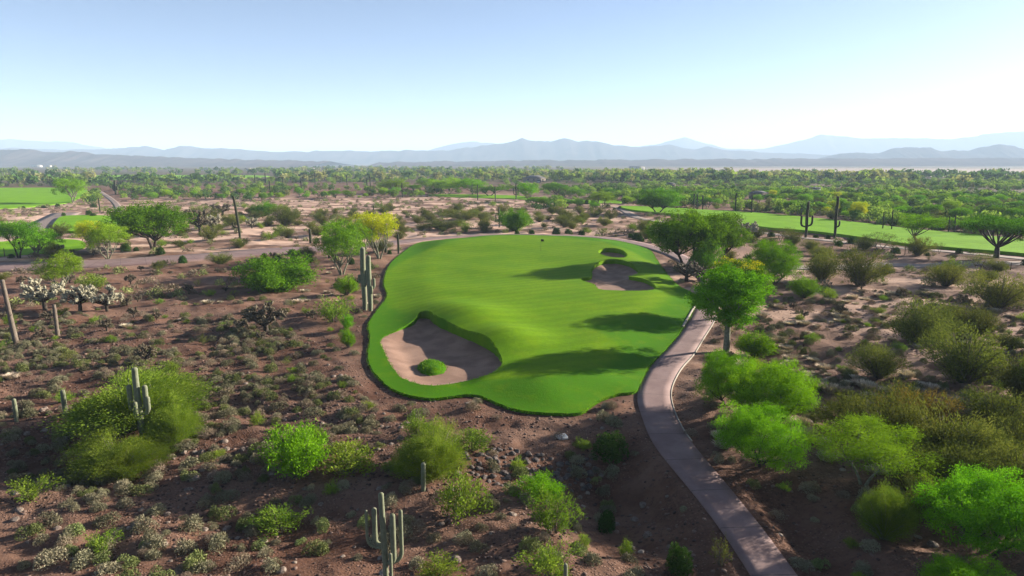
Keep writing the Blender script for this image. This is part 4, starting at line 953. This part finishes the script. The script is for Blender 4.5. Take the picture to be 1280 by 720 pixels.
# ------------------------------------------------------------------ scatter
LM = [('the green', 560, 520), ('the huge feathery bush', 166, 560), ('the five armed saguaro', 200, 600), ('the large front saguaro', 480, 690), ('the bright rounded bush', 375, 590), ('the saguaro pair', 457, 388), ('the white chollas', 95, 388), ('the dead left trunk', 20, 427), ('the broad dark bush', 344, 362), ('the tan cholla', 333, 414),
      ('the rock pile', 690, 575), ('the stump saguaro', 529, 614), ('the path foot', 860, 690), ('the merged crowns', 960, 580), ('the wispy tree', 1075, 610), ('the corner tree', 1235, 690), ('the largest olive bush', 1205, 480), ('the tall blossom tree', 908, 437), ('the round tree', 968, 357), ('the tall olive bush', 1073, 358), ('the edge olive bush', 1247, 384), ('the umbrella mesquite', 1245, 323),
      ('the armed fairway saguaro', 1007, 297), ('the twin mesquites', 870, 333), ('the dark mesquite', 822, 267), ('the flat behind the green', 680, 285), ('the yellow tree', 474, 322), ('the light palo verde', 427, 342), ('the domed left tree', 190, 312), ('the tall dark saguaro', 300, 300), ('the left tee', 105, 290), ('the left fairway', 50, 250), ('the far row of trees', 550, 243), ('the far path end', 780, 260), ('the brown far house', 672, 228), ('the grey shed', 950, 247), ('the white left house', 48, 210), ('the low left bushes', 110, 470), ('the lower left corner', 70, 680), ('the bottom edge bushes', 250, 680), ('the stony middle', 250, 470), ('the right rust bush', 1146, 540), ('the pale grass patch', 1040, 440), ('the path bend', 850, 470), ('the orange bush', 930, 258), ('the leaning tree', 1148, 309)]
ORD = ['nearest', 'second nearest', 'third nearest', 'fourth nearest', 'fifth nearest', 'sixth nearest', 'seventh nearest', 'eighth nearest', 'ninth nearest', 'tenth nearest', 'eleventh nearest', 'twelfth nearest', 'thirteenth nearest', 'fourteenth nearest', 'fifteenth nearest', 'sixteenth nearest', 'seventeenth nearest', 'eighteenth nearest', 'nineteenth nearest', 'twentieth nearest']
PENDING = []   # (object, adjective phrase, px, py)
def flush_labels():
    from collections import defaultdict
    by = defaultdict(list)
    for o, ph, px, py in PENDING:
        best = min(LM, key=lambda l: math.hypot((px-l[1]), (py-l[2])*2.2)); dx = px-best[1]; dy = (py-best[2])*2.2
        dr = ('right of' if dx > 0 else 'left of') if abs(dx) > abs(dy) else ('in front of' if dy > 0 else 'behind')
        by[f'{ph} {dr} {best[0]}'].append((math.hypot(dx, dy), o))
    for base, l in by.items():
        l.sort(key=lambda t: t[0])
        for i, (d, o) in enumerate(l):
            o['label'] = base if len(l) == 1 else f'{base}, {ORD[min(i, len(ORD)-1)]} to it'
            if i >= len(ORD): o['label'] = base+', among the outermost'
            if len(o['label'].split()) > 16: o['label'] = o['label'].replace(' to it', '').replace('the ', '')
HARDS = [GREEN, PATH]+TURFS+RIBPOLY
def free(x, y, margin=.4):
    ok = np.ones(len(x), bool)
    for p in HARDS: ok &= sdist(p, x, y, margin+1) < -margin
    return ok
RG = np.random.default_rng(42)
def sample_wedge(n, r0, r1, half=38.5, power=1.0):
    u = RG.uniform(0, 1, n); r = (r0**(power*2)+(r1**(power*2)-r0**(power*2))*u)**(1/(power*2)) if power else r0*(r1/r0)**u
    a = np.radians(90+RG.uniform(-half, half, n)); return r*np.cos(a), r*np.sin(a)
def zpoly(pl): return np.array(poly_px(pl))
Z_LEFT = zpoly([(-80,392),(150,402),(330,398),(425,440),(450,480),(480,525),(640,555),(790,560),(860,640),(960,800),(-200,800)])
Z_RIGHT = zpoly([(860,560),(905,470),(950,400),(985,370),(1300,360),(1400,800),(1020,800),(950,680)])
Z_BANK = zpoly([(455,400),(452,470),(475,505),(520,525),(640,545),(720,548),(790,535),(800,500),(660,515),(500,495),(465,465)])
def scatter(kind, cat, name, phrase, pts, smin, smax, group, clear=.5, cap=300, frame=True, zk=(.8, 1.2), sink=.04, vertical_ref=None):
    x, y = pts; ok = free(x, y, clear*.8); x = x[ok]; y = y[ok]
    px, py, d = proj(x, y, hbase(x, y))
    if frame:
        k = (px > -12) & (px < 1292) & (py < 735) & (d > 5); x = x[k]; y = y[k]; px = px[k]; py = py[k]
    grid = {}; keep = []
    for i in range(len(x)):
        c = clear*RG.uniform(.7, 1.3); bad = False
        for sx, sy, sr in SP:
            if abs(sx-x[i]) < sr+.2 and (sx-x[i])**2+(sy-y[i])**2 < (min(sr, 1.2)*.7+c*.3)**2: bad = True; break
        if bad: continue
        gx, gy = int(x[i]//clear), int(y[i]//clear)
        if any((x[i]-a)**2+(y[i]-b)**2 < c*c for u in (-1, 0, 1) for v in (-1, 0, 1) for a, b in grid.get((gx+u, gy+v), ())): continue
        grid.setdefault((gx, gy), []).append((x[i], y[i])); keep.append(i)
    keep = np.array(keep, int)
    if len(keep) == 0: return np.zeros((0, 3)), 0
    x = x[keep]; y = y[keep]; px = px[keep]; py = py[keep]; z = hterr(x, y)-sink
    o_ = np.argsort(np.hypot(x, y)); x, y, z, px, py = x[o_], y[o_], z[o_], px[o_], py[o_]
    n = min(cap, len(x)); vs = V_[kind]
    for i in range(n):
        s = RG.uniform(smin, smax); var = vs[RG.integers(len(vs))]; sz = s*RG.uniform(*zk)
        rel = (s-smin)/(smax-smin+1e-9); ad = 'small' if rel < .33 else ('medium' if rel < .67 else 'large')
        o = inst(name, var, x[i], y[i], z[i], s, sz, RG.uniform(0, 6.28), None, cat, group)
        PENDING.append((o, ad+' '+phrase, float(px[i]), float(py[i])))
    return np.c_[x, y, z][n:], n
def stuff(name, kind_list, pts, smin, smax, label, mat=None):
    """everything past the counted individuals, as one object"""
    if len(pts) == 0: return
    Vs = []; Fs = {3: [], 4: []}; As = []; n0 = 0; cache = {}
    for var in kind_list:
        me = var['mesh'] if 'mesh' in var else var['parts'][1][1]
        v = np.empty(len(me.vertices)*3, np.float32); me.vertices.foreach_get('co', v); v = v.reshape(-1, 3)
        lt = np.empty(len(me.polygons), np.int32); me.polygons.foreach_get('loop_total', lt)
        li = np.empty(len(me.loops), np.int32); me.loops.foreach_get('vertex_index', li)
        k = int(lt[0]); tn = np.zeros(len(v), np.float32)
        if 'tint' in me.attributes: me.attributes['tint'].data.foreach_get('value', tn)
        cache[id(var)] = (v, li.reshape(-1, k) if (lt == k).all() else None, k, tn)
    for i, (x, y, z) in enumerate(pts):
        v, f, k, tn = cache[id(kind_list[i % len(kind_list)])]; s = RG.uniform(smin, smax); a = RG.uniform(0, 6.28); c, si = math.cos(a)*s, math.sin(a)*s
        Vs.append(np.c_[v[:, 0]*c-v[:, 1]*si+x, v[:, 0]*si+v[:, 1]*c+y, v[:, 2]*s*RG.uniform(.8, 1.2)+z]); Fs[k].append(f+n0); n0 += len(v); As.append(np.clip(tn+RG.normal(0, .25), 0, 1))
    me = mk_mesh(name, np.vstack(Vs), [np.vstack(f) for f in Fs.values() if f], {'tint': np.concatenate(As)}, mat or (kind_list[0].get('mesh') or kind_list[0]['parts'][1][1]).materials[0])
    return tag(link(name, me), label, kind='stuff')
LOW = {k: [dome(500+i*7+j, .6, .5, 220, .15, .05, M[k], 5) for j in range(2)] for i, k in enumerate(('sage', 'sage_green', 'sage_dry'))}

def dens(x, y, f):
    return RG.uniform(0, 1, len(x)) < f(x, y)
# bursage cushions: grey, green and dry, near field
def near_density(x, y):
    d = np.zeros(len(x)); d[inside(Z_LEFT, x, y)] = 1.0; d[inside(Z_RIGHT, x, y)] = .40
    d *= .16+.9*ss((fbm(x/6, y/6, 91, 3)-.42)/.12); d *= .35+.65*ss((np.hypot(x, y)-30)/16); d[inside(Z_BANK, x, y)] = .03
    return np.maximum(d, .045)
BS = 'bursage_shrub'
x, y = sample_wedge(13000, 23, 95, power=1.0); k = dens(x, y, near_density); x, y = x[k], y[k]
t = RG.uniform(0, 1, len(x)); t = t*.6+.4*vn(x/5, y/5, 77)
sets = [('sage', t < .55, 'grey green bursage cushion'), ('sage_green', (t >= .55) & (t < .66), 'fresh green bursage cushion'), ('sage_dry', t >= .66, 'dry brown twiggy shrub')]
for kk, mk, ph in sets:
    nm_ = BS if kk != 'sage_dry' else 'dry_shrub'
    rest, n_ = scatter(kk, 'shrub', nm_, ph, (x[mk], y[mk]), .5, 1.3, {'sage': 'grey bursage cushions on the stony ground', 'sage_green': 'green bursage cushions on the stony ground', 'sage_dry': 'dry shrubs on the stony ground'}[kk], clear=.68, cap=270 if kk == 'sage' else (30 if kk == 'sage_green' else 290))
    stuff('bursage_scrub' if kk != 'sage_dry' else 'dry_scrub', V_[kk], rest, .5, 1.3, ph.split()[0]+' low scrub beyond the nearer cushions')
# straw clumps on the right slope
x, y = sample_wedge(5000, 28, 110); k = dens(x, y, lambda a, b: (.6*inside(Z_RIGHT, a, b)+.03)*(fbm(a/6+9, b/5, 95, 2) > .53)*(np.hypot(a, b) > 38)); 
rest, _ = scatter('straw', 'grass clump', 'grass_clump', 'straw coloured grass clump', (x[k], y[k]), .6, 1.7, 'dry grass clumps on the slope', clear=.55, cap=240, zk=(.45, .8))
# small creosote and sparse shrubs, mid field
x, y = sample_wedge(2600, 26, 120); k = dens(x, y, lambda a, b: .10+.06*inside(Z_RIGHT, a, b)); scatter('creosote', 'bush', 'creosote_bush', 'yellow green creosote bush', (x[k], y[k]), .35, .85, 'small creosote bushes', clear=2.6, cap=70)
x, y = sample_wedge(2600, 26, 200); k = dens(x, y, lambda a, b: .07+0*a); scatter('sparse', 'bush', 'leafless_bush', 'thin twiggy leafless bush', (x[k], y[k]), .4, 1.0, 'twiggy bushes', clear=2.5, cap=90)
x, y = sample_wedge(1800, 52, 210); k = dens(x, y, lambda a, b: .05+.2*(fbm(a/25, b/25, 99, 2) > .58)); scatter('cholla_dull', 'cactus', CH, 'dull tan cholla', (x[k], y[k]), .5, 1.1, 'scattered chollas', clear=2.5, cap=60)
# round shrubs along paths
pts = [(158,314),(235,327),(158,312),(201,319),(233,285),(330,323),(374,318),(386,327),(366,318),(440,330),(459,335),(487,318),(349,330),(646,293),(665,293),(695,293),(710,292),(727,293),(774,260),(768,262),(760,260),(733,256),(1060,303),(1058,303),(1049,307),(1080,302),(1019,297),(1035,298),(1158,319),(1190,315),(1119,315),(930,290),(945,291),(30,261),(55,260),(72,258),(85,269),(111,269),(121,271),(152,262),(118,260),(788,296),(795,297),(800,300),(1216,316),(1270,330),(963,297),(15,323),(170,315),(1107,337)]
for i, (a, b) in enumerate(pts):
    x, y = P(a, b)
    if not free(np.array([x]), np.array([y]), .05)[0]: y -= 2.0
    z = float(hterr(np.array([x]), np.array([y]))[0])-.05; s = RG.uniform(1.0, 2.1)*(1.2 if b < 300 else 1)*.9
    o = inst('round_shrub', V_['round'][i % 2], x, y, z, s, s*RG.uniform(.7, .95), RG.uniform(0, 6), None, 'shrub', 'round clipped shrubs'); PENDING.append((o, 'dark rounded shrub', a, b)); SP.append((x, y, 1))

# back flat 95-330 m : mixed scrub
def flat_d(x, y):
    r = np.hypot(x, y); return (.22+.5*(fbm(x/14, y/14, 101, 3) > .52))*(1-.55*(x > 60))
x, y = sample_wedge(5200, 92, 330, power=.75); k = dens(x, y, flat_d); x, y = x[k], y[k]; t = RG.uniform(0, 1, len(x))
allrest = []
for kk, mk, ph, c, cp in (('sage_dry', t < .55, 'dry brown shrub', 1.6, 0), ('sage_green', (t >= .55), 'olive cushion shrub', 1.6, 0)):
    rest, _ = scatter(kk, 'shrub', 'dry_shrub', ph, (x[mk], y[mk]), .8, 2.2, None, clear=c, cap=0)
    stuff('flat_scrub', LOW[kk], rest, .9, 2.6, ('brown' if kk == 'sage_dry' else 'olive')+' low scrub dotted over the flat beyond the green')
x, y = sample_wedge(2200, 110, 330, power=.8); k = dens(x, y, lambda a, b: .22+.4*(fbm(a/30, b/30, 111, 2) > .55)); scatter('olive', 'bush', BU, 'soft olive desert bush', (x[k], y[k]), .55, 1.25, 'olive bushes on the flat', clear=5, cap=150)
x, y = sample_wedge(1500, 110, 300, power=.8); k = dens(x, y, lambda a, b: .12+0*a); scatter('creosote', 'bush', 'creosote_bush', 'yellow green bush', (x[k], y[k]), .9, 1.8, 'creosote bushes on the flat', clear=6, cap=70)

# far trees: 300 individuals then the wood as stuff
def far_d(x, y):
    r = np.hypot(x, y); a = x/np.maximum(y, 1)
    right = ss((a-.12)/.12); nn = fbm(x/45, y/45, 121, 3)
    start = 205+0*x; start = np.where(a > .15, 168, start); start = np.where(a < .02, 310, start)
    return ss((r-start)/25)*(.12*right+.06+.72*right*(nn > .44)+.30*(1-right)*(nn > .54))
x, y = sample_wedge(2600, 165, 420, power=.9); k = dens(x, y, far_d); x, y = x[k], y[k]; t = RG.uniform(0, 1, len(x))
rests = []
for kk, mk, ph, nme, cp in (('palo_bright', t < .30, 'bright green tree', PV, 80), ('mesquite', (t >= .3) & (t < .58), 'dark green mesquite', MQ, 90), ('palo', (t >= .58) & (t < .82), 'light yellow green palo verde', PV, 80), ('yellow', (t >= .82) & (t < .86), 'yellow flowering palo verde', PV, 14), ('thin', t >= .86, 'sparse olive tree', MQ, 36)):
    rest, n_ = scatter(kk, 'tree', nme, ph, (x[mk], y[mk]), .55, 1.15, 'trees in the open wood beyond the golf course', clear=6.5, cap=cp, zk=(.75, 1.0), sink=.25); rests.append(rest)
def blob_tree(seed, n, L, mat='far'):
    rg = np.random.default_rng(seed); A = Acc()
    for k in range(5):
        a = rg.uniform(0, 6.28); r = rg.uniform(.2, 1.9); c = np.array([math.cos(a)*r, math.sin(a)*r, 2.0+rg.uniform(-.5, .6)]); d = rg.normal(size=(n, 3)); d /= np.linalg.norm(d, axis=1)[:, None]
        p = c+d*rg.uniform(.6, 1.05, (n, 1))*[1.5, 1.5, 1.25]; p[:, 2] = np.maximum(p[:, 2], rg.uniform(.1, .6, n)); leaf_quads(A, p, rg, L, L*.55, d, np.clip(rg.uniform(.2, .8)+rg.normal(0, .15, n), 0, 1), .2)
    me = A.mesh('clump', M[mat]); return dict(mesh=me, w=5, h=3.5)
BT = [blob_tree(600+i, 46, .75) for i in range(4)]; BT2 = [blob_tree(610+i, 12, 1.5) for i in range(3)]
x, y = sample_wedge(9500, 175, 700, power=.8); k = dens(x, y, far_d); x, y = x[k], y[k]; k = free(x, y, 3); x, y = x[k], y[k]
kp = np.ones(len(x), bool)
for h_ in HS:
    hx, hy = P(h_[0], h_[1]); kp &= ~((np.abs(x-hx) < h_[2]*.7+2) & (y < hy+10) & (y > hy-60))
x, y = x[kp], y[kp]
extra = np.vstack([r for r in rests if len(r)]) if any(len(r) for r in rests) else np.zeros((0, 3))
pt = np.vstack([np.c_[x, y, hterr(x, y)-.3], extra]); tt = .55*RG.uniform(0, 1, len(pt))+.45*fbm(pt[:, 0]/35, pt[:, 1]/35, 161, 2)
for mt_, a_, b_, lb_ in (('far_dark', 0, .36, 'dark green part of the low wood beyond the course'), ('far', .36, .60, 'bright green part of the low wood beyond the course'), ('far_olive', .60, 9, 'olive brown scrub wood beyond the course')):
    k = (tt >= a_) & (tt < b_); stuff('far_woodland', [blob_tree(600+i, 46, .75, mt_) for i in range(3)], pt[k], .45, 1.25 if mt_ != 'far_olive' else .95, lb_)
def far2(x, y):
    r = np.hypot(x, y); a = x/np.maximum(y, 1); right = ss((a+.05)/.25); nn = fbm(x/130, y/160, 131, 3)
    d = (.05+.08*right+.85*right*(nn > .40)+.26*(1-right)*(nn > .52)); d *= 1-ss((r-(900-150*right))/260)*(.93*right+.35)
    return np.clip(d, 0, 1)
x, y = sample_wedge(11000, 560, 1900, power=.35); k = dens(x, y, far2); x, y = x[k], y[k]; k = free(x, y, 12); x, y = x[k], y[k]
tt = .4*RG.uniform(0, 1, len(x))+.6*fbm(x/90, y/110, 171, 3)
for mt_, a_, b_, lb_ in (('far_dark', 0, .42, 'dark hazy wood merging into the plain'), ('far', .42, .58, 'green hazy wood merging into the plain'), ('far_olive', .58, 9, 'olive hazy scrub merging into the plain')):
    k = (tt >= a_) & (tt < b_); stuff('distant_woodland', [blob_tree(610+i, 12, 1.5, mt_) for i in range(2)], np.c_[x, y, hterr(x, y)-.4][k], 1.2, 2.6, lb_)

# rocks
x, y = sample_wedge(5000, 23, 75); k = dens(x, y, lambda a, b: .14*inside(Z_LEFT, a, b)*(.3+1.2*(fbm(a/4, b/4, 141, 2) > .5))+.03)
scatter('rock', 'rock', 'desert_rock', 'reddish grey stone', (x[k], y[k]), .18, .55, 'loose stones on the desert floor', clear=.5, cap=190, sink=.0)
x, y = sample_wedge(4000, 23, 60); k = dens(x, y, lambda a, b: .03+0*a); scatter('rock_pale', 'rock', 'desert_rock', 'pale stone', (x[k], y[k]), .16, .38, 'pale loose stones', clear=.7, cap=45, sink=.0)
RP = zpoly([(560,560),(600,548),(650,546),(720,545),(750,556),(745,575),(700,590),(640,600),(590,590)])
x = RG.uniform(*[RP[:, 0].min(), RP[:, 0].max()], 1500); y = RG.uniform(RP[:, 1].min(), RP[:, 1].max(), 1500); k = inside(RP, x, y)
scatter('rock_shade_tone', 'rock', 'rubble_rock', 'shade toned rubble rock', (x[k], y[k]), .22, .6, 'rubble rock pile below the green', clear=.38, cap=110, sink=.02)
# gravel : countless
def gravel(n, r0, r1, s0, s1, name, dfun):
    x, y = sample_wedge(n, r0, r1, power=.8); k = free(x, y, .15) & dens(x, y, dfun); x, y = x[k], y[k]; z = hterr(x, y)
    t = (1+5**.5)/2; ico = np.array([(-1, t, 0), (1, t, 0), (-1, -t, 0), (1, -t, 0), (0, -1, t), (0, 1, t), (0, -1, -t), (0, 1, -t), (t, 0, -1), (t, 0, 1), (-t, 0, -1), (-t, 0, 1)])/1.9
    f = np.array([(0, 11, 5), (0, 5, 1), (0, 1, 7), (0, 7, 10), (0, 10, 11), (1, 5, 9), (5, 11, 4), (11, 10, 2), (10, 7, 6), (7, 1, 8), (3, 9, 4), (3, 4, 2), (3, 2, 6), (3, 6, 8), (3, 8, 9), (4, 9, 5), (2, 4, 11), (6, 2, 10), (8, 6, 7), (9, 8, 1)])
    n = len(x); s = s0+(s1-s0)*RG.uniform(0, 1, n)**3; a = RG.uniform(0, 6.28, n); V = ico[None]*(1+RG.normal(0, .22, (n, 12, 3)))*s[:, None, None]*.5
    V[:, :, 0] *= RG.uniform(.8, 1.5, (n, 1)); V[:, :, 2] *= .6; c, sn = np.cos(a)[:, None], np.sin(a)[:, None]
    V = np.stack([V[:, :, 0]*c-V[:, :, 1]*sn+x[:, None], V[:, :, 0]*sn+V[:, :, 1]*c+y[:, None], V[:, :, 2]+z[:, None]], -1).reshape(-1, 3)
    F = (f[None]+12*np.arange(n)[:, None, None]).reshape(-1, 3)
    tag(link(name, mk_mesh(name, V, [F], {'tint': np.repeat(RG.uniform(0, 1, n)**2, 12)}, M['gravel'])), 'loose reddish gravel and pebbles strewn over the ground', kind='stuff')
M['gravel'] = simple('gravel_stone', (.10, .055, .042), (.44, .29, .225), 3, attr='tint', bump=0)
gravel(70000, 22, 85, .05, .24, 'gravel', lambda a, b: np.clip(.18+.9*inside(Z_LEFT, a, b)*(fbm(a/5, b/5, 151, 2) > .42)+.35*inside(Z_BANK, a, b), 0, 1))

# trees just outside the frame on the right whose long shadows reach into it
for i, (x, y, s) in enumerate([(34,30,1.1),(38,43,1.1),(52,58,1.1),(24,19,1.0)]):
    v = V_['skirted' if i % 2 else 'mesquite'][i % 3]; z = float(hterr(np.array([x]), np.array([y]))[0])-.1
    inst(MQ, v, x, y, z, s*1.15, s*1.25, i, ('mesquite beyond the right edge of the view, '+ORD[i]+' the camera').replace('nearest the', 'nearest to the'), 'tree', 'mesquites outside the right edge')
flush_labels()

# ------------------------------------------------------------------ haze, world, sun, camera
hz = Acc(); box(hz, -17000, -1500, -6, 17000, 15500, 450)
hm, nt, out = nm('haze_air'); n = N(nt); v = n('VolumePrincipled'); v.inputs['Color'].default_value = (.60, .78, 1, 1); v.inputs['Density'].default_value = 1.55e-4; v.inputs['Anisotropy'].default_value = 0
n.l(v.outputs[0], out.inputs['Volume']); tag(link('haze', hz.mesh('haze', hm)), 'pale blue haze over the valley', kind='stuff')

SUN_EL = 17.0; SUN_AZ = 24.0     # azimuth: degrees from +x towards +y
w = bpy.data.worlds.new('World'); scene.world = w; w.use_nodes = True; nt = w.node_tree
bg = nt.nodes['Background']; sky = nt.nodes.new('ShaderNodeTexSky'); sky.sky_type = 'NISHITA'; sky.sun_disc = False
sky.sun_elevation = R(SUN_EL); sky.sun_rotation = R(90-SUN_AZ); sky.air_density = .48; sky.dust_density = .45; sky.ozone_density = .9; sky.altitude = 500
nt.links.new(sky.outputs[0], bg.inputs[0]); bg.inputs[1].default_value = .05
sd = bpy.data.lights.new('sun', 'SUN'); sd.energy = 5.0; sd.angle = R(.5); sd.color = (1, .90, .76)
so = link('sun', sd); d = Vector((math.cos(R(SUN_EL))*math.cos(R(SUN_AZ)), math.cos(R(SUN_EL))*math.sin(R(SUN_AZ)), math.sin(R(SUN_EL))))
so.rotation_mode = 'QUATERNION'; so.rotation_quaternion = d.to_track_quat('Z', 'Y')
cd = bpy.data.cameras.new('camera'); cam = link('camera', cd, None, (0, 0, H)); cam.rotation_euler = (R(90)-PITCH, 0, 0)
cd.sensor_width = 36; cd.lens = 36*FPX/1280; cd.clip_start = .5; cd.clip_end = 60000; scene.camera = cam
vs = scene.view_settings; vs.view_transform = 'Standard'; vs.look = 'None'; vs.exposure = 1.95; vs.gamma = 1; vs.use_curve_mapping = False
cy = scene.cycles; cy.use_denoising = True; cy.max_bounces = 6; cy.diffuse_bounces = 2; cy.transmission_bounces = 3; cy.volume_bounces = 1; cy.glossy_bounces = 1; cy.transparent_max_bounces = 4
